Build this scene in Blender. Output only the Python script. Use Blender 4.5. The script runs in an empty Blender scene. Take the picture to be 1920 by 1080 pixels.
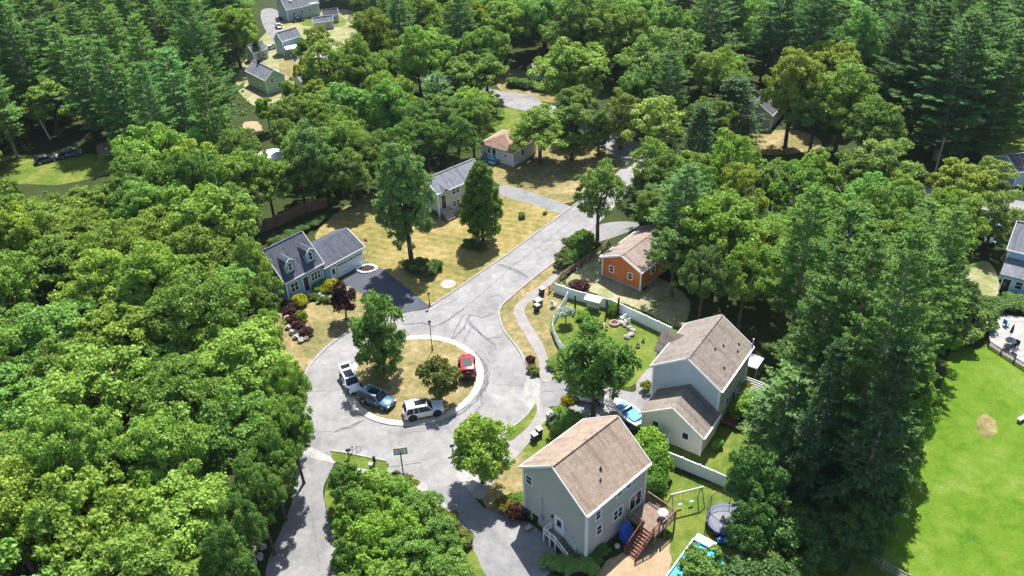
import bpy, math, random
import numpy as np
from mathutils import Vector, Matrix, geometry
R = math.radians
scene = bpy.context.scene
# ------------------------------------------------------------------ camera, sky, sun, exposure
CAM_H = 63.0; F_PX = 1574.24; PITCH = R(34.169); ROLL = R(-2.2299)
FW = Vector((0, math.cos(PITCH), -math.sin(PITCH))); UP = Vector((0, math.sin(PITCH), math.cos(PITCH))); RT = Vector((1, 0, 0))
_c, _s = math.cos(ROLL), math.sin(ROLL)
CR = RT*_c + UP*_s; CU = UP*_c - RT*_s
cd = bpy.data.cameras.new('camera'); cam = bpy.data.objects.new('camera', cd); scene.collection.objects.link(cam)
m = Matrix((CR, CU, -FW)).transposed().to_4x4(); m.translation = Vector((0, 0, CAM_H)); cam.matrix_world = m
cd.sensor_width = 36; cd.lens = F_PX/1920*36; cd.clip_end = 3000; cd.clip_start = 1
scene.camera = cam
world = bpy.data.worlds.new("World"); scene.world = world; world.use_nodes = True
wn = world.node_tree.nodes; wl = world.node_tree.links
sky = wn.new('ShaderNodeTexSky'); sky.sky_type = 'NISHITA'; sky.sun_disc = False
SUN_EL = R(60); SUN_AZ = R(16)
sky.sun_elevation = SUN_EL; sky.sun_rotation = SUN_AZ
wl.new(sky.outputs[0], wn['Background'].inputs[0]); wn['Background'].inputs[1].default_value = 0.11
sl = bpy.data.lights.new('sun', 'SUN'); sl.energy = 5.0; sl.angle = R(0.5); sl.color = (1, .975, .935)
so = bpy.data.objects.new('sun', sl); scene.collection.objects.link(so)
sdir = Vector((-math.sin(SUN_AZ)*math.cos(SUN_EL), -math.cos(SUN_AZ)*math.cos(SUN_EL), -math.sin(SUN_EL)))
so.rotation_euler = sdir.to_track_quat('-Z', 'Y').to_euler()
vs = scene.view_settings; vs.view_transform = 'Standard'; vs.look = 'None'; vs.exposure = 1.0; vs.gamma = 1; vs.use_curve_mapping = False
scene.cycles.max_bounces = 6; scene.cycles.transparent_max_bounces = 4

def at(x, y, z=0.0):
    """world point at height z under photo pixel (x, y)"""
    du, dw = x-960, y-540
    d = FW*F_PX + CR*du - CU*dw
    t = (z-CAM_H)/d.z
    return Vector((d.x*t, d.y*t, z))
def ppm(x, y, z=0.0):
    p = at(x, y, z) - Vector((0, 0, CAM_H))
    return F_PX/p.dot(FW)
def pix(P):
    v = Vector(P)-Vector((0, 0, CAM_H)); d = v.dot(FW)
    return 960+F_PX*v.dot(CR)/d, 540-F_PX*v.dot(CU)/d
# ------------------------------------------------------------------ materials
def mat(name, col, rough=.85, spec=.3, metal=0, noise=None, bump=None, alt=None, coat=0, trans=0, seam=None):
    """noise=(scale, amount) mixes towards alt; bump=(scale, strength)"""
    m = bpy.data.materials.new(name); m.use_nodes = True
    n, l = m.node_tree.nodes, m.node_tree.links; b = n['Principled BSDF']
    b.inputs['Base Color'].default_value = (*col, 1); b.inputs['Roughness'].default_value = rough
    b.inputs['Specular IOR Level'].default_value = spec; b.inputs['Metallic'].default_value = metal
    b.inputs['Coat Weight'].default_value = coat; b.inputs['Transmission Weight'].default_value = trans
    tc = n.new('ShaderNodeTexCoord')
    if noise:
        t = n.new('ShaderNodeTexNoise'); t.inputs['Scale'].default_value = noise[0]; t.inputs['Detail'].default_value = 6; t.inputs['Roughness'].default_value = .65
        l.new(tc.outputs['Object'], t.inputs[0])
        r = n.new('ShaderNodeValToRGB'); r.color_ramp.elements[0].position = .35; r.color_ramp.elements[1].position = .68
        a = alt or tuple(c*(1-noise[1]) for c in col)
        r.color_ramp.elements[0].color = (*col, 1); r.color_ramp.elements[1].color = (*a, 1)
        l.new(t.outputs[0], r.inputs[0]); l.new(r.outputs[0], b.inputs['Base Color'])
    if bump:
        t2 = n.new('ShaderNodeTexNoise'); t2.inputs['Scale'].default_value = bump[0]; t2.inputs['Detail'].default_value = 4
        l.new(tc.outputs['Object'], t2.inputs[0]); bp = n.new('ShaderNodeBump'); bp.inputs['Strength'].default_value = bump[1]; bp.inputs['Distance'].default_value = .05
        l.new(t2.outputs[0], bp.inputs['Height']); l.new(bp.outputs[0], b.inputs['Normal'])
    return m
def layered(name, stops, layers, rough=.95, bump=None, wave=None, spec=.1):
    """colour = ramp over a weighted sum of noises: layers = [(scale, weight), ...]; wave=(scale, angle, amount)"""
    m = bpy.data.materials.new(name); m.use_nodes = True
    n, l = m.node_tree.nodes, m.node_tree.links; b = n['Principled BSDF']
    b.inputs['Roughness'].default_value = rough; b.inputs['Specular IOR Level'].default_value = spec
    g = n.new('ShaderNodeNewGeometry'); acc = None
    def add(sock, w):
        nonlocal acc
        mu = n.new('ShaderNodeMath'); mu.operation = 'MULTIPLY_ADD'; mu.inputs[1].default_value = w
        l.new(sock, mu.inputs[0])
        if acc is None: mu.inputs[2].default_value = 0
        else: l.new(acc, mu.inputs[2])
        acc = mu.outputs[0]
    last = None
    for k, (sc, w) in enumerate(layers):
        t = n.new('ShaderNodeTexNoise'); t.inputs['Scale'].default_value = sc; t.inputs['Detail'].default_value = 5; t.inputs['Roughness'].default_value = .62
        t.inputs['Distortion'].default_value = .4
        l.new(g.outputs['Position'], t.inputs[0]); add(t.outputs[0], w); last = t
    if wave:
        mp = n.new('ShaderNodeMapping'); mp.inputs['Rotation'].default_value = (0, 0, wave[1]); l.new(g.outputs['Position'], mp.inputs[0])
        w = n.new('ShaderNodeTexWave'); w.inputs['Scale'].default_value = wave[0]; w.inputs['Distortion'].default_value = 2.2; w.inputs['Detail'].default_value = 2; w.inputs['Detail Scale'].default_value = .6
        l.new(mp.outputs[0], w.inputs[0]); add(w.outputs['Fac'], wave[2])
    r = n.new('ShaderNodeValToRGB'); e = r.color_ramp.elements
    while len(e) > 2: e.remove(e[-1])
    for i, (p, c) in enumerate(stops):
        if i < 2: e[i].position = p; e[i].color = (*c, 1)
        else: x = e.new(p); x.color = (*c, 1)
    l.new(acc, r.inputs[0]); l.new(r.outputs[0], b.inputs['Base Color'])
    if bump:
        bp = n.new('ShaderNodeBump'); bp.inputs['Strength'].default_value = bump; bp.inputs['Distance'].default_value = .08
        l.new(last.outputs[0], bp.inputs['Height']); l.new(bp.outputs[0], b.inputs['Normal'])
    return m
def lap_siding(name, col, pitch=.13, stain=.12):
    """horizontal clapboards: a saw-tooth bump on local z plus faint weathering"""
    m = bpy.data.materials.new(name); m.use_nodes = True
    n, l = m.node_tree.nodes, m.node_tree.links; b = n['Principled BSDF']; b.inputs['Roughness'].default_value = .6; b.inputs['Specular IOR Level'].default_value = .3
    tc = n.new('ShaderNodeTexCoord'); sp = n.new('ShaderNodeSeparateXYZ'); l.new(tc.outputs['Object'], sp.inputs[0])
    d = n.new('ShaderNodeMath'); d.operation = 'DIVIDE'; d.inputs[1].default_value = pitch; l.new(sp.outputs['Z'], d.inputs[0])
    fr = n.new('ShaderNodeMath'); fr.operation = 'FRACT'; l.new(d.outputs[0], fr.inputs[0])
    bp = n.new('ShaderNodeBump'); bp.inputs['Strength'].default_value = 1; bp.inputs['Distance'].default_value = .02; bp.invert = True
    l.new(fr.outputs[0], bp.inputs['Height']); l.new(bp.outputs[0], b.inputs['Normal'])
    t = n.new('ShaderNodeTexNoise'); t.inputs['Scale'].default_value = .6; t.inputs['Detail'].default_value = 6; l.new(tc.outputs['Object'], t.inputs[0])
    r = n.new('ShaderNodeValToRGB'); r.color_ramp.elements[0].position = .35; r.color_ramp.elements[1].position = .75
    r.color_ramp.elements[0].color = (*col, 1); r.color_ramp.elements[1].color = (*[c*(1-stain) for c in col], 1)
    l.new(t.outputs[0], r.inputs[0])
    st = n.new('ShaderNodeMath'); st.operation = 'LESS_THAN'; st.inputs[1].default_value = .12; l.new(fr.outputs[0], st.inputs[0])
    mx = n.new('ShaderNodeMix'); mx.data_type = 'RGBA'; mx.inputs[7].default_value = (*[c*.72 for c in col], 1)
    l.new(st.outputs[0], mx.inputs[0]); l.new(r.outputs[0], mx.inputs[6]); l.new(mx.outputs[2], b.inputs['Base Color'])
    return m
def shingles(name, col, alt, tile=.32):
    """asphalt shingles: courses and tabs with varied tone, faint streaks"""
    m = bpy.data.materials.new(name); m.use_nodes = True
    n, l = m.node_tree.nodes, m.node_tree.links; b = n['Principled BSDF']; b.inputs['Roughness'].default_value = .93; b.inputs['Specular IOR Level'].default_value = .15
    tc = n.new('ShaderNodeTexCoord')
    br = n.new('ShaderNodeTexBrick'); br.inputs['Scale'].default_value = 1; br.inputs['Brick Width'].default_value = tile; br.inputs['Row Height'].default_value = tile*.45
    br.inputs['Mortar Size'].default_value = .012; br.inputs['Color1'].default_value = (*col, 1); br.inputs['Color2'].default_value = (*alt, 1); br.inputs['Mortar'].default_value = (*[c*.75 for c in alt], 1)
    l.new(tc.outputs['Object'], br.inputs[0])
    t = n.new('ShaderNodeTexNoise'); t.inputs['Scale'].default_value = 1.1; t.inputs['Detail'].default_value = 8; t.inputs['Roughness'].default_value = .7; l.new(tc.outputs['Object'], t.inputs[0])
    r = n.new('ShaderNodeValToRGB'); r.color_ramp.elements[0].position = .3; r.color_ramp.elements[1].position = .72
    r.color_ramp.elements[0].color = (.80, .79, .78, 1); r.color_ramp.elements[1].color = (1.12, 1.1, 1.08, 1); l.new(t.outputs[0], r.inputs[0])
    mx = n.new('ShaderNodeMix'); mx.data_type = 'RGBA'; mx.blend_type = 'MULTIPLY'; mx.inputs[0].default_value = 1
    l.new(br.outputs[0], mx.inputs[6]); l.new(r.outputs[0], mx.inputs[7]); l.new(mx.outputs[2], b.inputs['Base Color'])
    mp = n.new('ShaderNodeMapping'); mp.inputs['Scale'].default_value = (2.2, .22, .22); l.new(tc.outputs['Object'], mp.inputs[0])
    t3 = n.new('ShaderNodeTexNoise'); t3.inputs['Scale'].default_value = 1.0; t3.inputs['Detail'].default_value = 5; l.new(mp.outputs[0], t3.inputs[0])
    r3 = n.new('ShaderNodeValToRGB'); r3.color_ramp.elements[0].position = .34; r3.color_ramp.elements[1].position = .5; r3.color_ramp.elements[0].color = (.74, .73, .72, 1); r3.color_ramp.elements[1].color = (1, 1, 1, 1); l.new(t3.outputs[0], r3.inputs[0])
    m3 = n.new('ShaderNodeMix'); m3.data_type = 'RGBA'; m3.blend_type = 'MULTIPLY'; m3.inputs[0].default_value = 1
    l.new(mx.outputs[2], m3.inputs[6]); l.new(r3.outputs[0], m3.inputs[7]); l.new(m3.outputs[2], b.inputs['Base Color'])
    bp = n.new('ShaderNodeBump'); bp.inputs['Strength'].default_value = .5; bp.inputs['Distance'].default_value = .03; l.new(br.outputs['Fac'], bp.inputs['Height']); bp.invert = True
    l.new(bp.outputs[0], b.inputs['Normal'])
    return m
def leaf_mat(name, col, alt, trans=.35, rough=.5):
    m = bpy.data.materials.new(name); m.use_nodes = True
    n, l = m.node_tree.nodes, m.node_tree.links; n.remove(n['Principled BSDF'])
    g = n.new('ShaderNodeNewGeometry'); tc = n.new('ShaderNodeTexCoord')
    t = n.new('ShaderNodeTexNoise'); t.inputs['Scale'].default_value = .55; t.inputs['Detail'].default_value = 3; l.new(tc.outputs['Object'], t.inputs[0])
    mu = n.new('ShaderNodeMath'); mu.operation = 'MULTIPLY_ADD'; mu.inputs[1].default_value = .55; l.new(g.outputs['Random Per Island'], mu.inputs[0])
    ad = n.new('ShaderNodeMath'); ad.operation = 'SUBTRACT'; ad.inputs[1].default_value = .28; l.new(t.outputs[0], ad.inputs[0]); l.new(ad.outputs[0], mu.inputs[2])
    mx = n.new('ShaderNodeMix'); mx.data_type = 'RGBA'; mx.clamp_factor = True; mx.inputs[6].default_value = (*col, 1); mx.inputs[7].default_value = (*alt, 1); l.new(mu.outputs[0], mx.inputs[0])
    oi = n.new('ShaderNodeObjectInfo')
    m2 = n.new('ShaderNodeMix'); m2.data_type = 'RGBA'; m2.blend_type = 'MULTIPLY'; m2.inputs[0].default_value = 1
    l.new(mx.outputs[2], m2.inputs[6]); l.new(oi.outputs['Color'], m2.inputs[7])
    b = n.new('ShaderNodeBsdfPrincipled'); b.inputs['Roughness'].default_value = rough; b.inputs['Specular IOR Level'].default_value = .12
    l.new(m2.outputs[2], b.inputs['Base Color'])
    tr = n.new('ShaderNodeBsdfTranslucent'); br = n.new('ShaderNodeMix'); br.data_type = 'RGBA'; br.blend_type = 'MULTIPLY'; br.inputs[0].default_value = 1
    br.inputs[7].default_value = (1.15, 1.25, .6, 1); l.new(m2.outputs[2], br.inputs[6]); l.new(br.outputs[2], tr.inputs[0])
    ms = n.new('ShaderNodeMixShader'); ms.inputs[0].default_value = trans
    l.new(b.outputs[0], ms.inputs[1]); l.new(tr.outputs[0], ms.inputs[2]); l.new(ms.outputs[0], n['Material Output'].inputs[0])
    return m
M = {}
M['leaf'] = leaf_mat('broad_leaf', (.105, .165, .040), (.330, .410, .120), .36)
M['needle'] = leaf_mat('pine_needle', (.100, .172, .060), (.240, .335, .110), .30, .7)
M['purple'] = leaf_mat('purple_leaf', (.05, .022, .022), (.10, .045, .04), .2)
M['gold'] = leaf_mat('golden_leaf', (.34, .32, .02), (.5, .46, .05), .3)
M['olive'] = leaf_mat('olive_leaf', (.10, .13, .03), (.24, .24, .07), .3)
M['silver'] = leaf_mat('pale_leaf', (.35, .42, .36), (.6, .66, .6), .3)
M['bark'] = mat('bark', (.11, .085, .065), .95, noise=(4, .5), bump=(12, .8))
M['pale_bark'] = mat('pale_bark', (.33, .29, .25), .95, noise=(4, .4), bump=(12, .6))
M['forest'] = layered('forest_floor', [(.3, (.020, .024, .010)), (.5, (.035, .05, .014)), (.72, (.075, .085, .025)), (.9, (.10, .08, .04))], [(.15, .4), (1.5, .35), (8, .25)], bump=.6)
M['dry'] = layered('dry_lawn', [(.37, (.075, .10, .025)), (.45, (.15, .14, .05)), (.53, (.25, .195, .09)), (.64, (.39, .31, .18))], [(.22, .38), (1.3, .34), (7, .28)], bump=.9)
M['mown'] = layered('mown_dry_lawn', [(.36, (.075, .095, .022)), (.43, (.16, .145, .042)), (.51, (.26, .205, .075)), (.62, (.40, .305, .15))], [(.12, .36), (1.1, .30), (7, .26)], bump=.9, wave=(.22, R(112), .03))
M['lawn'] = layered('green_lawn', [(.36, (.045, .085, .012)), (.47, (.09, .135, .02)), (.56, (.15, .175, .035)), (.66, (.26, .22, .09))], [(.3, .42), (1.4, .32), (7, .26)], bump=.9)
M['field'] = layered('bright_field', [(.38, (.045, .105, .008)), (.47, (.08, .155, .010)), (.55, (.115, .18, .020)), (.62, (.165, .21, .055)), (.69, (.26, .25, .12))], [(.10, .34), (.6, .36), (5, .30)], bump=.9)
M['road'] = layered('worn_asphalt', [(.38, (.165, .158, .152)), (.48, (.225, .216, .21)), (.55, (.262, .252, .245)), (.64, (.34, .325, .31))], [(.22, .40), (1.1, .30), (12, .3)], .9, bump=.25)
M['drive'] = layered('grey_driveway', [(.38, (.145, .142, .142)), (.5, (.205, .20, .196)), (.62, (.27, .26, .25))], [(.3, .45), (1.6, .25), (14, .3)], .9, bump=.25)
M['new_drive'] = layered('sealed_driveway', [(.38, (.055, .06, .075)), (.6, (.085, .088, .10))], [(.4, .5), (12, .5)], .8, bump=.2)
M['walk'] = layered('old_footpath', [(.38, (.21, .195, .185)), (.6, (.30, .275, .255))], [(.8, .5), (11, .5)], .92, bump=.3)
M['apron'] = layered('pale_concrete', [(.40, (.23, .22, .205)), (.6, (.37, .35, .32))], [(.5, .5), (4, .5)], .9, bump=.2)
M['kerb'] = mat('kerb_concrete', (.48, .44, .37), .9, noise=(1.2, .35), bump=(9, .3))
M['kerb_grey'] = mat('kerb_granite', (.36, .34, .31), .9, noise=(2, .35), bump=(9, .3))
M['crack'] = mat('crack', (.15, .15, .155), .95, noise=(3, .4))
M['dirt'] = layered('bare_dirt', [(.35, (.24, .17, .10)), (.7, (.42, .31, .20))], [(.6, .5), (5, .5)], .95, bump=.5)
M['gravel'] = layered('patchy_yard', [(.38, (.11, .15, .04)), (.48, (.22, .22, .10)), (.60, (.36, .32, .21))], [(.3, .4), (1.5, .3), (9, .3)], .95, bump=.5)
M['mulch'] = layered('mulch', [(.4, (.035, .024, .016)), (.7, (.09, .06, .04))], [(2, .5), (12, .5)], .95, bump=.7)
M['stone'] = mat('stone', (.42, .38, .34), .9, noise=(2.5, .45), bump=(6, .5))
M['white'] = mat('white_paint', (.84, .84, .82), .5, noise=(1.5, .06))
M['vinyl'] = mat('white_vinyl', (.82, .85, .88), .4, noise=(1.2, .08))
M['glass'] = mat('window_glass', (.025, .032, .04), .08, .6)
M['darkglass'] = mat('car_glass', (.012, .015, .02), .12, .35)
M['tyre'] = mat('tyre_rubber', (.02, .02, .02), .85)
M['rim'] = mat('rim_metal', (.45, .46, .48), .3, metal=.9)
M['blackrim'] = mat('black_rim', (.03, .03, .03), .4)
M['black'] = mat('black_plastic', (.025, .025, .028), .55)
M['metal'] = mat('grey_metal', (.4, .41, .43), .4, metal=.6)
M['wood'] = mat('weathered_wood', (.26, .19, .14), .85, noise=(3, .4), bump=(10, .3))
M['wood_red'] = mat('red_stained_wood', (.22, .095, .065), .8, noise=(3, .35))
M['fence_brown'] = mat('brown_fence_wood', (.24, .135, .085), .85, noise=(1.2, .45), bump=(8, .3))
M['rail_wood'] = mat('split_rail_wood', (.34, .25, .14), .85, noise=(3, .4), bump=(8, .4))
M['pole_wood'] = mat('pole_wood', (.30, .27, .25), .85, noise=(2, .3))
M['lamp_glass'] = mat('lamp_glass', (.6, .6, .55), .2)
# ------------------------------------------------------------------ object helpers
COL = scene.collection
def tag(o, label=None, cat=None, group=None, kind=None):
    if label: o['label'] = label
    if cat: o['category'] = cat
    if group: o['group'] = group
    if kind: o['kind'] = kind
    return o
def empty(name, loc, rz=0, label=None, cat=None, group=None):
    o = bpy.data.objects.new(name, None); COL.objects.link(o); o.location = loc; o.rotation_euler = (0, 0, rz); o.empty_display_size = .3
    return tag(o, label, cat, group)
class MB:
    def __init__(s): s.v = []; s.f = []
    def face_strip(s, pts, faces):
        k = len(s.v); s.v += [tuple(p) for p in pts]; s.f += [tuple(i+k for i in f) for f in faces]; return s
    def box(s, c, d, rz=0, tilt=None, bev=0):
        cx, cy, cz = c; hx, hy, hz = d[0]/2, d[1]/2, d[2]/2
        P = [Vector((x, y, z)) for z in (-hz, hz) for x, y in ((-hx, -hy), (hx, -hy), (hx, hy), (-hx, hy))]
        if tilt is not None: P = [tilt @ p for p in P]
        if rz: q = Matrix.Rotation(rz, 3, 'Z'); P = [q @ p for p in P]
        return s.face_strip([(p.x+cx, p.y+cy, p.z+cz) for p in P], [(3, 2, 1, 0), (4, 5, 6, 7), (0, 1, 5, 4), (1, 2, 6, 5), (2, 3, 7, 6), (3, 0, 4, 7)])
    def bar(s, a, b, w, h=None, up=(0, 0, 1)):
        a, b = Vector(a), Vector(b); h = h or w; d = (b-a)
        if d.length < 1e-6: return s
        d.normalize(); u = Vector(up)
        if abs(d.dot(u)) > .98: u = Vector((1, 0, 0))
        x = d.cross(u).normalized(); z = x.cross(d)
        P = [p+x*sx*w/2+z*sz*h/2 for p in (a, b) for sx, sz in ((-1, -1), (1, -1), (1, 1), (-1, 1))]
        return s.face_strip(P, [(0, 1, 2, 3), (7, 6, 5, 4), (4, 5, 1, 0), (5, 6, 2, 1), (6, 7, 3, 2), (7, 4, 0, 3)])
    def tube(s, pts, rad, n=8, cap=True):
        pts = [Vector(p) for p in pts]; rad = rad if isinstance(rad, (list, tuple)) else [rad]*len(pts)
        k = len(s.v); prev = Vector((1, .13, .07)).normalized()
        for i, p in enumerate(pts):
            d = (pts[min(i+1, len(pts)-1)]-pts[max(i-1, 0)]).normalized()
            x = d.cross(prev)
            if x.length < .05: x = d.cross(Vector((0, 1, .2)))
            x.normalize(); y = d.cross(x)
            for j in range(n):
                a = 2*math.pi*j/n; s.v.append(tuple(p+(x*math.cos(a)+y*math.sin(a))*rad[i]))
        for i in range(len(pts)-1):
            for j in range(n):
                s.f.append((k+i*n+j, k+i*n+(j+1) % n, k+(i+1)*n+(j+1) % n, k+(i+1)*n+j))
        if cap:
            s.f.append(tuple(k+j for j in range(n))[::-1]); s.f.append(tuple(k+(len(pts)-1)*n+j for j in range(n)))
        return s
    def lathe(s, prof, n=12, c=(0, 0, 0)):
        k = len(s.v)
        for r, z in prof:
            for j in range(n):
                a = 2*math.pi*j/n; s.v.append((c[0]+r*math.cos(a), c[1]+r*math.sin(a), c[2]+z))
        for i in range(len(prof)-1):
            for j in range(n): s.f.append((k+i*n+j, k+i*n+(j+1) % n, k+(i+1)*n+(j+1) % n, k+(i+1)*n+j))
        return s
    def prism(s, poly, z0, z1):
        n = len(poly); k = len(s.v)
        s.v += [(p[0], p[1], z0) for p in poly]+[(p[0], p[1], z1) for p in poly]
        tr = geometry.tessellate_polygon([[Vector((p[0], p[1], 0)) for p in poly]])
        for t in tr: s.f.append(tuple(k+i for i in t)); s.f.append(tuple(k+n+i for i in t))
        for i in range(n): s.f.append((k+i, k+(i+1) % n, k+n+(i+1) % n, k+n+i))
        return s
    def blob(s, c, r, n=8, seed=0, jit=.15):
        rg = random.Random(seed); k = len(s.v); rows = 5
        for i in range(rows+1):
            th = math.pi*i/rows
            for j in range(n):
                a = 2*math.pi*j/n; q = 1+rg.uniform(-jit, jit)
                s.v.append((c[0]+r[0]*q*math.sin(th)*math.cos(a), c[1]+r[1]*q*math.sin(th)*math.sin(a), c[2]+r[2]*q*math.cos(th)))
        for i in range(rows):
            for j in range(n): s.f.append((k+i*n+j, k+i*n+(j+1) % n, k+(i+1)*n+(j+1) % n, k+(i+1)*n+j))
        return s
    def build(s, name, m, parent=None, smooth=False, bevel=0, recalc=True):
        me = bpy.data.meshes.new(name); me.from_pydata(s.v, [], s.f)
        if recalc:
            import bmesh
            bm = bmesh.new(); bm.from_mesh(me); bmesh.ops.remove_doubles(bm, verts=bm.verts, dist=1e-5); bmesh.ops.recalc_face_normals(bm, faces=bm.faces); bm.to_mesh(me); bm.free()
        me.update()
        for mm in (m if isinstance(m, (list, tuple)) else [m]): me.materials.append(mm)
        if smooth: me.polygons.foreach_set('use_smooth', [True]*len(me.polygons))
        o = bpy.data.objects.new(name, me); COL.objects.link(o)
        if parent: o.parent = parent
        if bevel:
            b = o.modifiers.new('bevel', 'BEVEL'); b.width = bevel; b.segments = 2; b.limit_method = 'ANGLE'
        return o
def smooth_line(P, closed=False, n=6):
    out = []; N = len(P)
    rng = range(N) if closed else range(N-1)
    for i in rng:
        p0 = P[(i-1) % N] if closed or i > 0 else P[0]; p1 = P[i]; p2 = P[(i+1) % N]; p3 = P[(i+2) % N] if closed or i+2 < N else P[-1]
        for k in range(n):
            t = k/n
            out.append(.5*((2*p1)+(p2-p0)*t+(2*p0-5*p1+4*p2-p3)*t*t+(3*p1-p0-3*p2+p3)*t**3))
    if not closed: out.append(P[-1])
    return out
def copy_tree(o, parent=None):
    c = o.copy(); COL.objects.link(c); c.parent = parent
    for ch in list(o.children): copy_tree(ch, c)
    return c
# ------------------------------------------------------------------ ground, lawns, roads
MB().face_strip([(-440, -150, 0), (440, -150, 0), (440, 460, 0), (-440, 460, 0)], [(0, 1, 2, 3)]).build('ground', M['forest']).__setitem__('kind', 'structure')
def sheet(name, px, z, m, smooth=True, edge=0, world=False, seed=1, kind='structure'):
    P = [Vector((p[0], p[1], 0)) if world else at(p[0], p[1], z) for p in px]
    if smooth: P = smooth_line(P, True, 6)
    if edge:
        rg = random.Random(seed); Q = []
        for i, p in enumerate(P):
            q = P[(i+1) % len(P)]; L = (q-p).length; k = max(1, int(L/.35))
            for j in range(k):
                w = p.lerp(q, j/k); d = (q-p).normalized(); w = w+Vector((-d.y, d.x, 0))*rg.uniform(-edge, edge); Q.append(w)
        P = Q
    tr = geometry.tessellate_polygon([[Vector((p.x, p.y, 0)) for p in P]])
    mb = MB(); mb.face_strip([(p.x, p.y, z) for p in P], [tuple(t) for t in tr])
    o = mb.build(name, m, recalc=False)
    me = o.data
    if sum(p.normal.z for p in me.polygons) < 0: me.flip_normals()
    o['kind'] = kind
    return o
# lawns
sheet('lawn', [(590, 445), (640, 392), (720, 352), (790, 330), (880, 350), (935, 352), (1000, 383), (1062, 398), (1048, 408), (1000, 441), (950, 478), (900, 512), (860, 540), (825, 563), (806, 577), (770, 552), (720, 520), (690, 500), (640, 465)], .012, M['mown'], edge=.1)
sheet('lawn', [(905, 285), (960, 250), (1010, 255), (1090, 262), (1190, 262), (1200, 300), (1120, 330), (1075, 378), (1010, 372), (935, 345), (905, 320)], .012, M['dry'], edge=.1)
sheet('lawn', [(930, 140), (980, 130), (1010, 165), (1060, 170), (1040, 192), (960, 178), (935, 165)], .012, M['dry'])
sheet('lawn', [(935, 205), (985, 205), (1040, 235), (980, 255), (905, 262), (915, 230)], .013, M['lawn'])
sheet('lawn', [(500, 610), (540, 570), (560, 575), (600, 560), (640, 545), (690, 548), (745, 585), (700, 602), (660, 620), (625, 643), (597, 668), (577, 694), (560, 720), (520, 690), (500, 650)], .012, M['dry'], edge=.1)
sheet('lawn', [(1068, 452), (1045, 485), (1000, 522), (960, 556), (939, 575), (937, 597), (945, 622), (962, 645), (978, 668), (992, 700), (1003, 712), (1012, 690), (1000, 640), (1000, 600), (990, 575), (1000, 553), (1040, 515), (1085, 470)], .014, M['dry'], edge=.08)
sheet('lawn', [(1000, 555), (1040, 520), (1060, 540), (1145, 565), (1270, 620), (1250, 690), (1215, 700), (1180, 725), (1140, 712), (1090, 712), (1035, 712), (1012, 650), (990, 600), (985, 575)], .013, M['lawn'], edge=.1)
sheet('lawn', [(995, 548), (1036, 520), (1062, 548), (1030, 610), (1050, 665), (1062, 715), (1035, 712), (1014, 660), (1002, 640), (990, 600), (985, 575)], .018, M['dry'], edge=.12)
sheet('lawn', [(1060, 530), (1125, 470), (1130, 500), (1200, 545), (1230, 520), (1290, 560), (1275, 612), (1200, 580), (1120, 552)], .012, M['gravel'], edge=.12)
sheet('lawn', [(1004, 758), (975, 790), (948, 812), (955, 826), (980, 808), (1003, 780)], .06, M['lawn'], edge=.03)
sheet('lawn', [(1036, 764), (1060, 766), (1100, 788), (1110, 830), (1030, 870), (960, 900), (920, 930), (905, 905), (960, 850), (995, 820), (1020, 790)], .013, M['lawn'], edge=.06)
sheet('lawn', [(900, 915), (940, 870), (985, 850), (985, 950), (960, 975), (930, 975)], .016, M['dry'], edge=.08)
sheet('lawn', [(625, 846), (650, 850), (724, 866), (720, 882), (690, 880), (640, 870), (622, 858)], .06, M['lawn'], edge=.03)
sheet('lawn', [(648, 880), (700, 890), (760, 902), (800, 918), (850, 965), (880, 1010), (930, 1100), (640, 1100), (625, 1010), (608, 930), (625, 885)], .013, M['lawn'], edge=.1)
sheet('lawn', [(1250, 820), (1330, 800), (1420, 800), (1420, 880), (1385, 905), (1320, 880), (1250, 860)], .013, M['lawn'], edge=.1)
sheet('lawn', [(1190, 820), (1250, 880), (1385, 925), (1400, 1000), (1350, 1100), (1180, 1100), (1180, 1020), (1215, 900)], .013, M['lawn'], edge=.1)
sheet('dirt', [(1130, 1060), (1180, 1030), (1215, 1010), (1255, 1020), (1240, 1100), (1120, 1110)], .022, M['dirt'], edge=.12)
sheet('lawn', [(1790, 640), (1830, 655), (1860, 640), (1935, 700), (2100, 760), (2200, 1150), (1500, 1150), (1700, 900), (1760, 740)], .012, M['field'], edge=.15)
sheet('dirt', [(1830, 790), (1848, 776), (1866, 790), (1868, 812), (1848, 822), (1834, 812)], .02, M['dry'], edge=.1)
sheet('lawn', [(1440, 1000), (1560, 985), (1700, 1100), (1720, 1200), (1350, 1200)], .02, M['lawn'])
sheet('lawn', [(-80, 300), (60, 290), (190, 290), (230, 315), (120, 345), (40, 345), (-60, 350)], .012, M['lawn'], edge=.1)
sheet('dirt', [(185, 270), (245, 262), (235, 280), (190, 292)], .02, M['dirt'])
sheet('dirt', [(455, 232), (482, 228), (492, 246), (470, 256)], .02, M['dirt'], edge=.2)
sheet('lawn', [(525, 115), (560, 115), (560, 140), (530, 145)], .02, M['dry'])
sheet('lawn', [(560, 30), (640, 32), (640, 50), (570, 48)], .02, M['lawn'])
sheet('lawn', [(470, 100), (500, 60), (560, 25), (660, 20), (680, 70), (600, 130), (560, 200), (480, 200), (440, 150)], .008, M['gravel'], edge=.1)
sheet('lawn', [(1380, 250), (1500, 245), (1540, 275), (1450, 290), (1370, 275)], .012, M['dry'])
sheet('lawn', [(1840, 240), (1960, 235), (1960, 300), (1880, 340), (1840, 290)], .012, M['lawn'])
sheet('dirt', [(1790, 520), (1850, 490), (1875, 540), (1860, 600), (1790, 620), (1740, 640)], .02, M['gravel'])
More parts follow.
